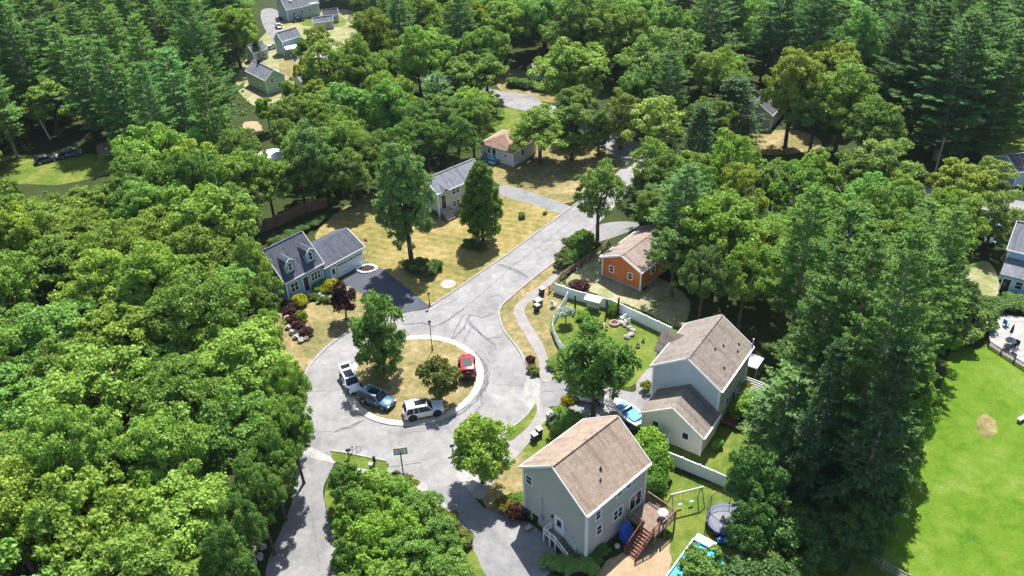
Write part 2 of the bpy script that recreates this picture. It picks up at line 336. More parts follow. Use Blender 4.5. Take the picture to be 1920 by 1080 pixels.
# asphalt
CX, CY = -11.7, 75.0
ring = [(CX+13.25*math.cos(2*math.pi*k/96), CY+13.25*math.sin(2*math.pi*k/96)) for k in range(96)]
sheet('road', [(1185, 300), (1140, 338), (1047, 407), (1000, 441), (950, 478), (900, 512), (860, 540), (825, 563), (800, 579), (745, 589), (700, 610), (720, 720), (940, 720), (990, 690), (978, 660), (962, 640), (945, 620), (937, 597), (939, 575), (960, 555), (1000, 520), (1045, 485), (1075, 452), (1120, 420), (1190, 345), (1215, 305)], .030, M['road'])
sheet('road', ring, .036, M['road'], smooth=False, world=True)
sheet('road', [(556, 770), (566, 842), (600, 858), (640, 862), (725, 868), (720, 884), (790, 912), (860, 905), (905, 870), (955, 838), (1012, 785), (1012, 745), (985, 745), (930, 760), (800, 800), (600, 740)], .024, M['road'])
sheet('street', [(925, 168), (960, 178), (1060, 205), (1130, 235), (1210, 275), (1300, 297), (1480, 322), (1720, 345), (1960, 385), (2100, 410), (2100, 445), (1960, 415), (1720, 372), (1480, 350), (1300, 325), (1190, 312), (1100, 258), (1020, 218), (925, 192)], .026, M['road'])
sheet('street', [(925, 168), (1000, 180), (1010, 200), (925, 190), (860, 165), (700, 130), (560, 120), (500, 60), (490, 20), (520, 20), (530, 60), (580, 100), (720, 115), (880, 150)], .022, M['drive'])
sheet('driveway', [(565, 838), (620, 862), (622, 880), (606, 915), (612, 960), (640, 1090), (500, 1090), (545, 950), (556, 880)], .022, M['drive'])
sheet('driveway', [(790, 905), (862, 900), (905, 950), (960, 972), (1000, 985), (1045, 1040), (1010, 1090), (925, 1090), (890, 1035), (868, 985), (830, 940)], .022, M['drive'])
sheet('driveway', [(1000, 712), (1060, 712), (1110, 715), (1185, 735), (1195, 715), (1222, 690), (1235, 745), (1215, 800), (1130, 800), (1060, 766), (1034, 762), (1008, 772), (985, 750)], .022, M['drive'])
sheet('driveway', [(640, 522), (688, 490), (720, 505), (808, 576), (745, 590), (690, 555), (650, 535)], .040, M['new_drive'], smooth=False)
sheet('driveway', [(932, 352), (960, 350), (1068, 386), (1060, 402), (1000, 384), (940, 366)], .024, M['drive'])
sheet('driveway', [(1085, 460), (1115, 425), (1165, 415), (1200, 422), (1150, 445)], .024, M['drive'])
# pavement and concrete aprons
sheet('sidewalk', [(1095, 462), (1040, 512), (990, 552), (966, 574), (966, 596), (985, 630), (1008, 670), (1014, 712), (1034, 712), (1030, 680), (1015, 640), (990, 600), (984, 580), (1000, 560), (1055, 515), (1110, 470)], .05, M['walk'], edge=.02)
sheet('sidewalk', [(1010, 768), (990, 800), (955, 835), (905, 895), (885, 925), (905, 935), (925, 905), (975, 850), (1000, 818), (1034, 770)], .05, M['walk'], edge=.02)
sheet('apron', [(992, 703), (1012, 712), (1012, 735), (1008, 770), (985, 760), (978, 745), (984, 722)], .044, M['apron'], edge=.06)
sheet('apron', [(575, 838), (600, 846), (625, 860), (622, 868), (560, 850)], .044, M['apron'], edge=.05)
sheet('apron', [(722, 880), (790, 900), (800, 920), (770, 915), (690, 890), (640, 880), (660, 876)], .044, M['apron'], edge=.06)
sheet('apron', [(855, 890), (880, 868), (895, 885), (905, 930), (880, 920)], .044, M['apron'], edge=.06)
sheet('apron', [(800, 920), (835, 945), (868, 985), (888, 1020), (883, 1025), (850, 985), (815, 945)], .05, M['apron'], edge=.05)
# island with its wide concrete border
IX, IY, IR = -11.7, 75.0, 7.95
def disc(name, r, z, m, jit=0, seed=3, top=True):
    rg = random.Random(seed); pts = []
    for k in range(120):
        a = 2*math.pi*k/120; q = r+rg.uniform(-jit, jit); pts.append((IX+q*math.cos(a), IY+q*math.sin(a)))
    mb = MB(); mb.prism(pts, 0.0, z); return mb.build(name, m)
disc('traffic_island_kerb', IR+.1, .13, M['kerb'])['kind'] = 'structure'
disc('island_lawn', IR-.75, .17, M['dry'], .06)['kind'] = 'structure'
def kerb(P, w=.16, h=.14, m='kerb_grey', world=False):
    Q = [at(*p, 0) if not world else Vector((p[0], p[1], 0)) for p in P]; Q = smooth_line(Q, False, 6); mb = MB()
    L = []; 
    for i, p in enumerate(Q):
        d = (Q[min(i+1, len(Q)-1)]-Q[max(i-1, 0)]).normalized(); nrm = Vector((-d.y, d.x, 0)); L.append((p-nrm*w/2, p+nrm*w/2))
    k = len(mb.v)
    for a, b in L:
        mb.v += [(a.x, a.y, .002), (a.x, a.y, h), (b.x, b.y, h), (b.x, b.y, .002)]
    for i in range(len(L)-1):
        o = i*4
        for j in range(3): mb.f.append((o+j, o+j+1, o+j+5, o+j+4))
    e = (len(L)-1)*4; mb.f += [(0, 1, 2, 3), (e+3, e+2, e+1, e)]
    o = mb.build('kerb', M[m]); o['kind'] = 'structure'; return o
kerb([(1140, 338), (1047, 407), (1000, 441), (950, 478), (900, 512), (860, 540), (825, 563), (808, 574)], .2)
kerb([(742, 589), (700, 601), (660, 620), (625, 643), (597, 668), (577, 694), (566, 730), (562, 770)], .2)
kerb([(1075, 455), (1045, 487), (1000, 522), (960, 556), (939, 576), (937, 597), (945, 620), (962, 642), (978, 666), (990, 698)], .2)
kerb([(1003, 757), (985, 782), (950, 810), (910, 838), (880, 858)], .18)
kerb([(620, 846), (650, 850), (724, 865)], .18)
# cracks and sealed joints in the asphalt
def crack(pts, w=.10, jit=.18, seed=0, z=.045):
    rg = random.Random(seed); P = [at(*p, z) for p in pts]; Q = []
    for a, b in zip(P, P[1:]):
        k = max(2, int((b-a).length/.28))
        for j in range(k):
            t = a.lerp(b, j/k); Q.append(t+Vector((rg.uniform(-jit, jit), rg.uniform(-jit, jit), 0)))
    Q.append(P[-1]); V = []; Fc = []
    for i, p in enumerate(Q):
        d = (Q[min(i+1, len(Q)-1)]-Q[max(i-1, 0)]); d = d.normalized() if d.length else Vector((1, 0, 0)); nn = Vector((-d.y, d.x, 0)); ww = w*rg.uniform(.35, 1.3)/2
        V += [p-nn*ww, p+nn*ww]
    for i in range(len(Q)-1): Fc.append((2*i, 2*i+1, 2*i+3, 2*i+2))
    return V, Fc
ck = MB()
CRK = [
    ([(757, 608), (790, 605), (815, 613), (840, 600), (870, 578)], .16), ([(845, 640), (870, 615), (882, 590)], .16), ([(882, 590), (905, 595), (925, 588)], .14),
    ([(878, 605), (900, 625), (925, 645)], .16), ([(880, 600), (910, 635), (940, 632)], .12), ([(925, 645), (930, 655)], .1),
    ([(890, 662), (908, 690), (908, 720), (895, 750), (865, 775), (840, 788)], .28), ([(893, 660), (912, 685), (913, 718), (900, 745)], .2), ([(899, 672), (918, 700), (910, 735)], .14),
    ([(630, 809), (660, 800), (682, 788)], .18), ([(640, 804), (675, 790)], .12), ([(575, 735), (620, 733), (645, 727)], .08), ([(570, 810), (630, 810)], .08),
    ([(935, 495), (960, 505), (990, 519)], .28), ([(1070, 415), (1020, 455), (960, 500), (910, 545), (870, 578)], .09), ([(1080, 425), (1030, 462)], .07),
    ([(910, 560), (935, 552), (943, 562)], .09), ([(930, 720), (985, 725)], .06), ([(800, 585), (860, 560)], .06), ([(700, 640), (650, 690)], .05),
    ([(870, 590), (850, 625), (842, 650)], .12), ([(885, 610), (870, 640)], .1), ([(760, 812), (850, 800)], .05), ([(725, 876), (790, 868)], .08), ([(925, 905), (980, 985)], .05),
    ([(1015, 735), (1060, 730), (1100, 745)], .05), ([(560, 900), (590, 990), (600, 1070)], .05), ([(895, 700), (905, 760), (870, 790)], .12)]
rc_ = random.Random(9)
for i, (p, w) in enumerate(CRK):
    for k in range(4 if w >= .16 else (2 if w >= .1 else 1)):
        o_ = 3.2 if w >= .2 else 1.6
        pp = [(x+(rc_.uniform(-o_, o_) if k else 0), y+(rc_.uniform(-o_, o_)*.7 if k else 0)) for x, y in p]
        V, Fc = crack(pp, min(w, .13)*(1 if k == 0 else .6), .13, i*7+k, .045+k*.001); ck.face_strip([tuple(v) for v in V], Fc)
ck.build('road_cracks', M['crack'], recalc=False)['kind'] = 'structure'
# ------------------------------------------------------------------ houses
# local frame of a house: x runs along the ridge, y across it, origin under the near right eave corner
def gable_body(mb, l, w, h, rise, ov, x0=0, y0=0, base=0.0):
    X0, X1, Y0, Y1 = x0+ov, x0+l-ov, y0+ov, y0+w-ov; k = ov*rise/(w/2)-.04
    pr = [(Y0, base), (Y1, base), (Y1, h+k), (y0+w/2, h+rise-.06), (Y0, h+k)]
    P = [(X0, y, z) for y, z in pr]+[(X1, y, z) for y, z in pr]
    mb.face_strip(P, [(0, 1, 2, 3, 4), (9, 8, 7, 6, 5)]+[(i, (i+1) % 5, 5+(i+1) % 5, 5+i) for i in range(5)])
def roof_slab(mb, l, w, h, rise, x0=0, y0=0, t=.14, xa=None, xb=None):
    """two slopes as one closed shell; hip ends when xa / xb give the ridge inset"""
    xa = xa or 0; xb = xb or 0; yr = y0+w/2
    T = [(x0, y0, h), (x0, y0+w, h), (x0+l, y0+w, h), (x0+l, y0, h), (x0+xa, yr, h+rise), (x0+l-xb, yr, h+rise)]
    B = [(x, y, z-t) for x, y, z in T]
    fs = [(0, 3, 5, 4), (1, 4, 5, 2)]
    if xa: fs.append((0, 4, 1))
    if xb: fs.append((2, 5, 3))
    k = 6; fb = [tuple(i+k for i in f)[::-1] for f in fs]
    rim = [(0, 3), (3, 5), (5, 2), (2, 1), (1, 4), (4, 0)]
    if xa: rim = [e for e in rim if e not in ((1, 4), (4, 0))]+[(1, 0)]
    if xb: rim = [e for e in rim if e not in ((3, 5), (5, 2))]+[(3, 2)]
    mb.face_strip(T+B, fs+fb+[(a, b, b+k, a+k) for a, b in rim])
class House:
    def __init__(s, name, q, label, wall, roof, cat='house', ov=.3, trim='white', hip=(0, 0), base=0):
        s.x, s.y, s.r, s.w, s.l, s.h, s.rise = q; s.ov = ov
        s.root = empty(name, (s.x, s.y, 0), s.r, label, cat)
        if hip[0] or hip[1]:
            b = MB().box((s.l/2, s.w/2, s.h/2), (s.l-2*ov, s.w-2*ov, s.h)); s.wall = b.build('wall', wall, s.root)
        else:
            b = MB(); gable_body(b, s.l, s.w, s.h, s.rise, ov, base=base); s.wall = b.build('wall', wall, s.root)
        b = MB(); roof_slab(b, s.l, s.w, s.h, s.rise, xa=hip[0], xb=hip[1]); s.roof = b.build('roof', roof, s.root)
        s.trimm = M[trim]; s.hip = hip
        b = MB(); l, w, h, ri = s.l, s.w, s.h, s.rise
        b.bar((.02, -.03, h-.08), (l-.02, -.03, h-.08), .06, .2); b.bar((.02, w+.03, h-.08), (l-.02, w+.03, h-.08), .06, .2)
        if not hip[0]:
            b.bar((-.03, 0, h-.09), (-.03, w/2, h+ri-.09), .06, .22, up=(1, 0, 0) if 0 else (0, 0, 1)); b.bar((-.03, w, h-.09), (-.03, w/2, h+ri-.09), .06, .22)
        if not hip[1]:
            b.bar((l+.03, 0, h-.09), (l+.03, w/2, h+ri-.09), .06, .22); b.bar((l+.03, w, h-.09), (l+.03, w/2, h+ri-.09), .06, .22)
            b2 = .3
        b.build('roof_trim', s.trimm, s.root)
        o2 = ov-.02
        for cx, cy in ((o2, o2), (o2, w-o2), (l-o2, o2), (l-o2, w-o2)): MB().box((cx, cy, (h-.1)/2), (.16, .16, h-.1)).build('corner_board', s.trimm, s.root)
        if not hip[0] and not hip[1]:
            r = MB(); r.bar((.0, w/2, h+ri+.005), (l, w/2, h+ri+.005), .3, .05); r.build('ridge_cap', roof, s.roof)
    def place(s, face, a, z):
        """local point on a face, with its outward normal"""
        if face == 'F': return Vector((s.ov, a, z)), Vector((-1, 0, 0)), Vector((0, 1, 0))
        if face == 'B': return Vector((s.l-s.ov, a, z)), Vector((1, 0, 0)), Vector((0, 1, 0))
        if face == 'R': return Vector((a, s.ov, z)), Vector((0, -1, 0)), Vector((1, 0, 0))
        return Vector((a, s.w-s.ov, z)), Vector((0, 1, 0)), Vector((1, 0, 0))
    def window(s, face, a, z, w=.8, h=1.1, n=1, m='white', glass='glass', mull=True, name='window', fr=.10, off=0.0, door=False, label=None):
        c, nn, t = s.place(face, a, z); c = c+nn*off; f = MB(); up = Vector((0, 0, 1))
        def rect(A0, A1, Z0, Z1, d0, d1, mb):
            P = [c+t*A+up*Z+nn*D for D in (d0, d1) for A, Z in ((A0, Z0), (A1, Z0), (A1, Z1), (A0, Z1))]
            mb.face_strip(P, [(3, 2, 1, 0), (4, 5, 6, 7), (0, 1, 5, 4), (1, 2, 6, 5), (2, 3, 7, 6), (3, 0, 4, 7)])
        W = w*n+fr*(n-1); x0 = -W/2
        rect(x0-fr, x0, -h/2-fr, h/2+fr, -.02, .06, f); rect(x0+W, x0+W+fr, -h/2-fr, h/2+fr, -.02, .06, f)
        rect(x0, x0+W, h/2, h/2+fr, -.02, .06, f); rect(x0, x0+W, -h/2-fr, -h/2, -.02, .08, f)
        for i in range(1, n): rect(x0+i*(w+fr)-fr, x0+i*(w+fr), -h/2, h/2, -.02, .055, f)
        if mull:
            for i in range(n): rect(x0+i*(w+fr), x0+i*(w+fr)+w, -.025, .025, -.01, .045, f)
        o = f.build(name, M[m], s.root)
        if label: o['label'] = label
        for i in range(n):
            g = MB(); rect(x0+i*(w+fr), x0+i*(w+fr)+w, -h/2, h/2, -.01, .022, g); g.build('pane', M[glass], o)
        return o
    def door(s, face, a, z0, w=.9, h=2.05, m='white', leaf='white', glass=True):
        c, nn, t = s.place(face, a, z0); up = Vector((0, 0, 1)); fr = .12
        def rect(A0, A1, Z0, Z1, d0, d1, mb):
            P = [c+t*A+up*Z+nn*D for D in (d0, d1) for A, Z in ((A0, Z0), (A1, Z0), (A1, Z1), (A0, Z1))]
            mb.face_strip(P, [(3, 2, 1, 0), (4, 5, 6, 7), (0, 1, 5, 4), (1, 2, 6, 5), (2, 3, 7, 6), (3, 0, 4, 7)])
        d = MB(); rect(-w/2, w/2, 0, h, -.02, .04, d); o = d.build('door', M[leaf], s.root)
        f = MB(); rect(-w/2-fr, -w/2, 0, h+fr, -.02, .07, f); rect(w/2, w/2+fr, 0, h+fr, -.02, .07, f); rect(-w/2, w/2, h, h+fr, -.02, .07, f); f.build('door_frame', M[m], o)
        if glass: g = MB(); rect(-w*.3, w*.3, h*.45, h*.88, .04, .055, g); g.build('pane', M['glass'], o)
        g = MB(); rect(w*.33, w*.42, .95, 1.05, .04, .10, g); g.build('handle', M['metal'], o)
        return o
    def vent(s, a, b, h=.35, r=.07):
        """pipe vent on the right slope: a along the ridge, b from the right eave"""
        z = s.h+s.rise*(b/(s.w/2) if b < s.w/2 else 2-b/(s.w/2))
        mb = MB(); mb.tube([(a, b, z-.1), (a, b, z+h)], [r, r*.9], 8); mb.lathe([(r*2.6, z+.01), (r*1.1, z+.09)], 10, (a, b, 0))
        mb.build('roof_vent', M['black'], s.roof)
M['brown_roof'] = shingles('brown_shingles', (.385, .30, .23), (.30, .23, .175))
M['taupe_roof'] = shingles('taupe_shingles', (.31, .265, .23), (.22, .19, .165))
M['grey_roof'] = shingles('grey_shingles', (.115, .125, .155), (.08, .088, .11))
M['pale_grey_roof'] = shingles('pale_grey_shingles', (.24, .25, .28), (.18, .19, .215))
M['tan_roof'] = shingles('tan_shingles', (.40, .27, .20), (.32, .21, .155))
M['mid_roof'] = shingles('grey_brown_shingles', (.36, .29, .25), (.28, .22, .19))
M['dark_roof'] = shingles('dark_shingles', (.14, .135, .15), (.09, .09, .10))
M['sage'] = lap_siding('grey_green_siding', (.52, .485, .42))
M['cream'] = lap_siding('cream_siding', (.84, .77, .64))
M['greyblue'] = lap_siding('grey_siding', (.60, .64, .66))
M['orange'] = lap_siding('orange_wood_siding', (.66, .19, .045), .22, .3)
M['bluegrey'] = lap_siding('blue_grey_siding', (.23, .45, .58))
M['palegrey'] = lap_siding('pale_grey_siding', (.48, .53, .56))
M['whiteside'] = lap_siding('white_siding', (.66, .68, .68))
M['green'] = lap_siding('pale_green_siding', (.45, .60, .40))
M['teal'] = lap_siding('teal_siding', (.24, .42, .46))
M['blueside'] = lap_siding('light_blue_siding', (.42, .66, .88))

# H1 foreground two-storey house
q1 = (5.62, 48.19, .745, 8.27, 8.76, 6.42, 3.14)
h1 = House('two_storey_house', q1, 'two-storey sage grey house with plain brown gable roof and wooden back deck', M['sage'], M['brown_roof'])
h1.window('F', 7.3, 5.2, .7, .95); h1.window('R', 1.85, 4.85, .6, .95); h1.window('R', 2.05, 2.75, .6, 1.1); h1.window('R', 4.65, 2.75, .55, 1.2, n=2)
h1.window('R', 4.7, 5.45, .7, .6); h1.window('R', 6.0, 5.45, .7, .6)
h1.window('R', 7.15, 2.5, .75, 1.85, n=2, mull=False, name='sliding_door')
h1.door('F', 3.5, 1.05, .85, 2.0)
h1.vent(3.9, 1.9); h1.vent(3.2, 1.3, .3, .05)
b = MB(); b.box((.2, 4.3, 2.75), (.14, .14, .3)); b.box((.12, 4.3, 2.75), (.12, .18, .05)); b.build('wall_lamp', M['black'], h1.root)
b = MB(); b.tube([(.36, .16, .1), (.36, .16, 6.3)], .05, 6); b.tube([(.36, .16, .12), (.0, -.1, .05)], .05, 6); b.build('downpipe', M['white'], h1.root)
b = MB(); b.box((h1.l/2, h1.w/2, .14), (h1.l-.52, h1.w-.52, .28)); b.build('foundation', M['stone'], h1.root)
# white side stair and landing at the gable door
def h1loc(x, y, z=0):
    c, s = math.cos(q1[2]), math.sin(q1[2]); return (q1[0]+c*x-s*y, q1[1]+s*x+c*y, z)
b = MB(); b.box((-.25, 3.75, .98), (1.1, 1.5, .09))
for k in range(5): b.box((-.25, 2.85-k*.29, .82-k*.18), (1.05, .28, .05))
b.bar((.22, 3.0, .9), (.22, 1.45, 0), .05, .24); b.bar((-.74, 3.0, .9), (-.74, 1.45, 0), .05, .24)
b.build('stair_treads', M['wood'], h1.root)
b = MB()
for x, y in ((-.78, 4.45), (-.78, 3.7), (-.78, 3.02), (.2, 4.45)): b.box((x, y, .95), (.1, .1, 1.9))
b.bar((-.78, 4.45, 1.88), (-.78, 3.02, 1.88), .07); b.bar((-.78, 4.45, 1.2), (-.78, 3.02, 1.2), .06); b.bar((-.78, 4.45, 1.88), (.2, 4.45, 1.88), .07); b.bar((-.78, 4.45, 1.2), (.2, 4.45, 1.2), .06)
for k in range(9): b.bar((-.78, 4.35-k*.16, 1.2), (-.78, 4.35-k*.16, 1.88), .035)
for k in range(5): b.bar((-.68+k*.18, 4.45, 1.2), (-.68+k*.18, 4.45, 1.88), .035)
for x in (-.78, .24):
    b.bar((x, 3.02, 1.88), (x, 1.5, .95), .06); b.bar((x, 3.02, 1.3), (x, 1.5, .35), .05); b.box((x, 1.5, .5), (.1, .1, 1.0))
    for k in range(8): b.bar((x, 2.9-k*.17, 1.2-k*.104), (x, 2.9-k*.17, 1.8-k*.104), .03)
b.build('stair_railing', M['white'], h1.root)
# back deck with stairs (on the right face)
DZ = 1.5
b = MB()
for k in range(20): b.box((7.35, -.25-k*.145, DZ), (3.0, .135, .05))
b.build('deck_boards', M['wood'], h1.root)
b = MB(); x0, x1, y1 = 5.85, 8.85, -3.1
for x in (x0, x1, 7.35):
    for y in (-.1, y1): b.box((x, y, DZ/2), (.12, .12, DZ))
b.bar((x0, y1, DZ-.14), (x1, y1, DZ-.14), .05, .22); b.bar((x0, .2, DZ-.14), (x0, y1, DZ-.14), .05, .22); b.bar((x1, .2, DZ-.14), (x1, y1, DZ-.14), .05, .22)
b.build('deck_frame', M['wood'], h1.root)
def railing(mb, a, c, z, hh=.95, step=.16, z2=None):
    a, c = Vector((*a, z)), Vector((*c, z if z2 is None else z2)); L = (c-a).length; n = max(1, int(L/1.4))
    for k in range(n+1): p = a.lerp(c, k/n); mb.box((p.x, p.y, p.z+hh/2), (.1, .1, hh))
    for q, t in ((hh, .08), (.15, .05)): mb.bar(a+Vector((0, 0, q)), c+Vector((0, 0, q)), t, t*.8)
    m = int(L/step)
    for k in range(1, m): p = a.lerp(c, k/m); mb.bar(p+Vector((0, 0, .15)), p+Vector((0, 0, hh)), .035)
b = MB(); railing(b, (x1, .1), (x1, y1), DZ); railing(b, (x1, y1), (6.95, y1), DZ); railing(b, (x0, .1), (x0, -1.4), DZ)
b.build('deck_railing', M['wood'], h1.root)
b = MB()
for k in range(9): b.box((x0-.15-k*.27, -2.3, DZ-.16-k*.165), (.27, 1.15, .05))
for y in (-1.7, -2.9): b.bar((x0, y, DZ-.1), (x0-2.5, y, 0), .05, .26)
railing(b, (x0, -1.68), (x0-2.4, -1.68), DZ, z2=.05, step=.25); railing(b, (x0+.9, -2.92), (x0, -2.92), DZ, step=.2); railing(b, (x0, -2.92), (x0-2.4, -2.92), DZ, z2=.05, step=.25)
b.build('deck_stairs', M['wood_red'], h1.root)

# H2 main house with garage wing
q2 = (20.77, 63.87, .951, 7.94, 8.79, 5.93, 2.71)
h2 = House('two_storey_house', q2, 'two-storey grey house with taupe roof and lower cream garage wing, on the right', M['greyblue'], M['taupe_roof'])
dr = q2[2]; c, s = math.cos(dr), math.sin(dr)
qg = (18.57, 60.54, .948, 7.2, 4.2, 2.8, 2.41)
def to2(x, y, z=0): return Vector(((x-q2[0])*c+(y-q2[1])*s, -(x-q2[0])*s+(y-q2[1])*c, z))
go = to2(qg[0], qg[1]); glen = h2.ov-go.x
b = MB(); X0 = go.x+.3; Y0 = go.y+.3; Y1 = go.y+6.9; rr = 2.41; ym = go.y+3.6
pr = [(Y0, 0), (Y1, 0), (Y1, 2.96), (ym, 5.15), (Y0, 2.96)]
P = [(X0, y, z) for y, z in pr]+[(.29, y, z) for y, z in pr]
b.face_strip(P, [(0, 1, 2, 3, 4), (9, 8, 7, 6, 5)]+[(i, (i+1) % 5, 5+(i+1) % 5, 5+i) for i in range(5)])
gw = b.build('garage_wall', M['cream'], h2.root)
b = MB(); roof_slab(b, .295-go.x, 7.2, 2.8, 2.41, x0=go.x, y0=go.y); gr = b.build('garage_roof', M['taupe_roof'], h2.root)
b = MB(); gx = go.x-.03
b.bar((gx, go.y, 2.71), (gx, ym, 5.12), .06, .2); b.bar((gx, go.y+7.2, 2.71), (gx, ym, 5.12), .06, .2); b.bar((go.x, go.y-.03, 2.72), (.2, go.y-.03, 2.72), .06, .18)
for y in (Y0-.02, Y1+.02): b.box((X0-.02, y, 1.35), (.14, .14, 2.7))
b.build('garage_trim', M['white'], h2.root)
save = h2.ov; 
def gwin(a, z):
    h2.ov = X0; h2.window('F', go.y+a, z, .62, .8, mull=False); h2.ov = save
gwin(5.4, 1.85); gwin(2.05, 1.88)
for a, w_, n_ in ((2.2, .7, 1), (5.4, .7, 2)): h2.window('R', a, 4.6, w_, .95, n=n_)
h2.window('R', 3.2, 2.1, .8, 1.1); h2.window('R', 5.6, 1.6, .8, 1.8, n=2, mull=False, name='patio_door')
for a, bb in ((5.3, 2.2), (7.3, 1.2), (2.9, 1.0), (6.3, .9), (4.0, 2.6)): h2.vent(a, bb, .2, .06)
b = MB(); b.box((h2.l-.02, .12, h2.h+.55), (.12, .12, .9)); b.build('chimney_pipe', M['metal'], h2.root)
b = MB(); b.bar((.05, -.09, h2.h-.06), (h2.l-.05, -.09, h2.h-.06), .12, .1); b.bar((go.x+.05, go.y-.09, 2.74), (.2, go.y-.09, 2.74), .12, .1); b.build('gutter', M['white'], h2.root)
b = MB(); b.tube([(h2.l-.4, -.08, h2.h-.1), (h2.l-.4, .22, h2.h-.5), (h2.l-.4, .22, .1)], .045, 6); b.tube([(.42, .2, h2.h-.3), (.42, .2, .1)], .045, 6); b.build('downpipe', M['white'], h2.root)
b = MB(); b.bar((.05, -.09, h1.h-.06), (h1.l-.05, -.09, h1.h-.06), .12, .1); b.build('gutter', M['white'], h1.root)
b = MB(); b.box((.22, 5.6, 1.5), (.16, .35, .5)); b.tube([(.2, 5.6, 1.7), (.2, 5.6, 4.2)], .03, 6); b.build('electric_meter', M['metal'], h1.root)
# cross gable over the front entrance on the left side
b = MB(); W2 = 3.2; a0 = 3.9; yo = 7.94+1.3
P = [(a0, yo, 4.6), (a0+W2, yo, 4.6), (a0+W2/2, yo, 6.1), (a0, 6.2, 4.6), (a0+W2, 6.2, 4.6), (a0+W2/2, 4.0, 6.1)]
P2 = [(x, y, z+.12) for x, y, z in P]
b.face_strip([(a0-.25, yo, 5.0), (a0+W2+.25, yo, 5.0), (a0+W2/2, yo, 6.85), (a0-.25, 6.3, 5.0), (a0+W2+.25, 6.3, 5.0), (a0+W2/2, 5.3, 6.85),
              (a0-.25, yo, 4.86), (a0+W2+.25, yo, 4.86), (a0+W2/2, yo, 6.71), (a0-.25, 6.3, 4.86), (a0+W2+.25, 6.3, 4.86), (a0+W2/2, 5.3, 6.71)],
             [(0, 3, 5, 2), (1, 2, 5, 4), (6, 8, 11, 9), (7, 10, 11, 8), (0, 2, 8, 6), (2, 1, 7, 8), (0, 6, 9, 3), (1, 4, 10, 7)])
b.build('entrance_roof', M['taupe_roof'], h2.root)
b = MB(); b.box((a0+W2/2, (7.64+yo-.2)/2, 2.45), (W2, yo-.2-7.64, 4.9)); b.build('entrance_wall', M['greyblue'], h2.root)
# low rear deck, pergola
b = MB()
for k in range(16): b.box((1.8+k*.2, -1.2, .42), (.19, 3.0, .05))
for x in (1.75, 4.9):
    for y in (.1, -2.65): b.box((x, y, .2), (.12, .12, .4))
b.build('rear_deck', M['wood_red'], h2.root)
b = MB()
for x in (4.9, 7.4):
    for y in (-.0, -2.4): b.box((x, y, 1.2), (.12, .12, 2.4))
for k in range(9): b.bar((4.7+k*.36, .2, 2.5), (4.7+k*.36, -2.7, 2.5), .05, .14)
b.bar((4.7, -2.4, 2.4), (7.7, -2.4, 2.4), .06, .16); b.bar((4.7, 0, 2.4), (7.7, 0, 2.4), .06, .16)
b.build('pergola', M['white'], h2.root)

# H3 orange garage
h3 = House('orange_garage', (16.87, 90.57, .84, 6.66, 10.22, 3.01, 1.49), 'single-storey orange wooden building with cream trim and brown gable roof', M['orange'], M['mid_roof'], cat='garage')
M['creamtrim'] = mat('cream_trim', (.60, .55, .44), .6)
h3.window('F', 4.9, 1.6, .6, .85); h3.window('F', 1.95, 1.65, .6, .85); h3.window('R', 3.2, 1.8, .8, .9); h3.window('R', 7, 1.8, .8, .9)
b = MB(); b.box((h3.l/2, h3.w/2, .16), (h3.l-.5, h3.w-.5, .32)); b.build('foundation', M['apron'], h3.root)
h3.vent(6, 1.5, .3)

# H4 blue cape with two dormers and garage
q4 = (-29.39, 90.92, .83, 7.6, 6.38, 3.32, 3.6)
h4 = House('cape_house', q4, 'blue-grey cape house with slate grey roof, two arched dormers and attached garage', M['bluegrey'], M['grey_roof'])
h4.window('R', 1.5, 1.95, .5, 1.25, n=2); h4.window('R', 4.95, 1.95, .4, 1.1, n=3); h4.door('R', 3.3, .45, .8, 2.1, leaf='black')
h4.window('B', 3.8, 4.4, .7, 1.0); h4.window('B', 2.3, 1.9, .8, 1.1)
for a in (.95, 4.25):
    wd = 1.45; z0 = 3.85; yF = .72; d = MB()
    pf = [(a, z0-.1), (a+wd, z0-.1), (a+wd, z0+1.45), (a+wd*.84, z0+1.9), (a+wd/2, z0+2.16), (a+wd*.16, z0+1.9), (a, z0+1.45)]
    n_ = len(pf); P = [(x, yF, z) for x, z in pf]+[(x, yF+2.6, z) for x, z in pf]
    d.face_strip(P, [tuple(range(n_))[::-1], tuple(range(n_, 2*n_))]+[(i, (i+1) % n_, n_+(i+1) % n_, n_+i) for i in range(n_)])
    do = d.build('dormer', M['bluegrey'], h4.root)
    pr = [(a-.12, z0+1.36), (a+wd*.14, z0+1.96), (a+wd/2, z0+2.3), (a+wd*.86, z0+1.96), (a+wd+.12, z0+1.36)]
    P = [(x, yF-.15, z) for x, z in pr]+[(x, yF+2.9, z) for x, z in pr]+[(x, yF-.15, z-.1) for x, z in pr]+[(x, yF+2.9, z-.1) for x, z in pr]
    d = MB(); d.face_strip(P, [(i, i+1, 6+i, 5+i) for i in range(4)]+[(10+i, 15+i, 16+i, 11+i) for i in range(4)]+[(i, 10+i, 11+i, i+1) for i in range(4)]+[(0, 5, 15, 10), (4, 14, 19, 9)])
    d.build('dormer_roof', M['grey_roof'], do)
    d = MB()
    for i in range(4): (xa, za), (xb, zb) = pr[i], pr[i+1]; d.bar((xa, yF-.17, za-.05), (xb, yF-.17, zb-.05), .05, .14, up=(0, 1, 0))
    d.build('dormer_trim', M['white'], do)
    sv = h4.ov; h4.ov = yF; f = h4.window('R', a+wd/2, z0+1.0, .5, 1.05); h4.ov = sv
b = MB(); b.box((h4.l/2, h4.w/2, .15), (h4.l-.5, h4.w-.5, .3)); b.build('foundation', M['stone'], h4.root)
b = MB(); b.box((3.3, .0, .2), (1.3, .7, .4)); b.box((3.3, -.5, .1), (1.4, .4, .2)); b.build('door_step', M['stone'], h4.root)
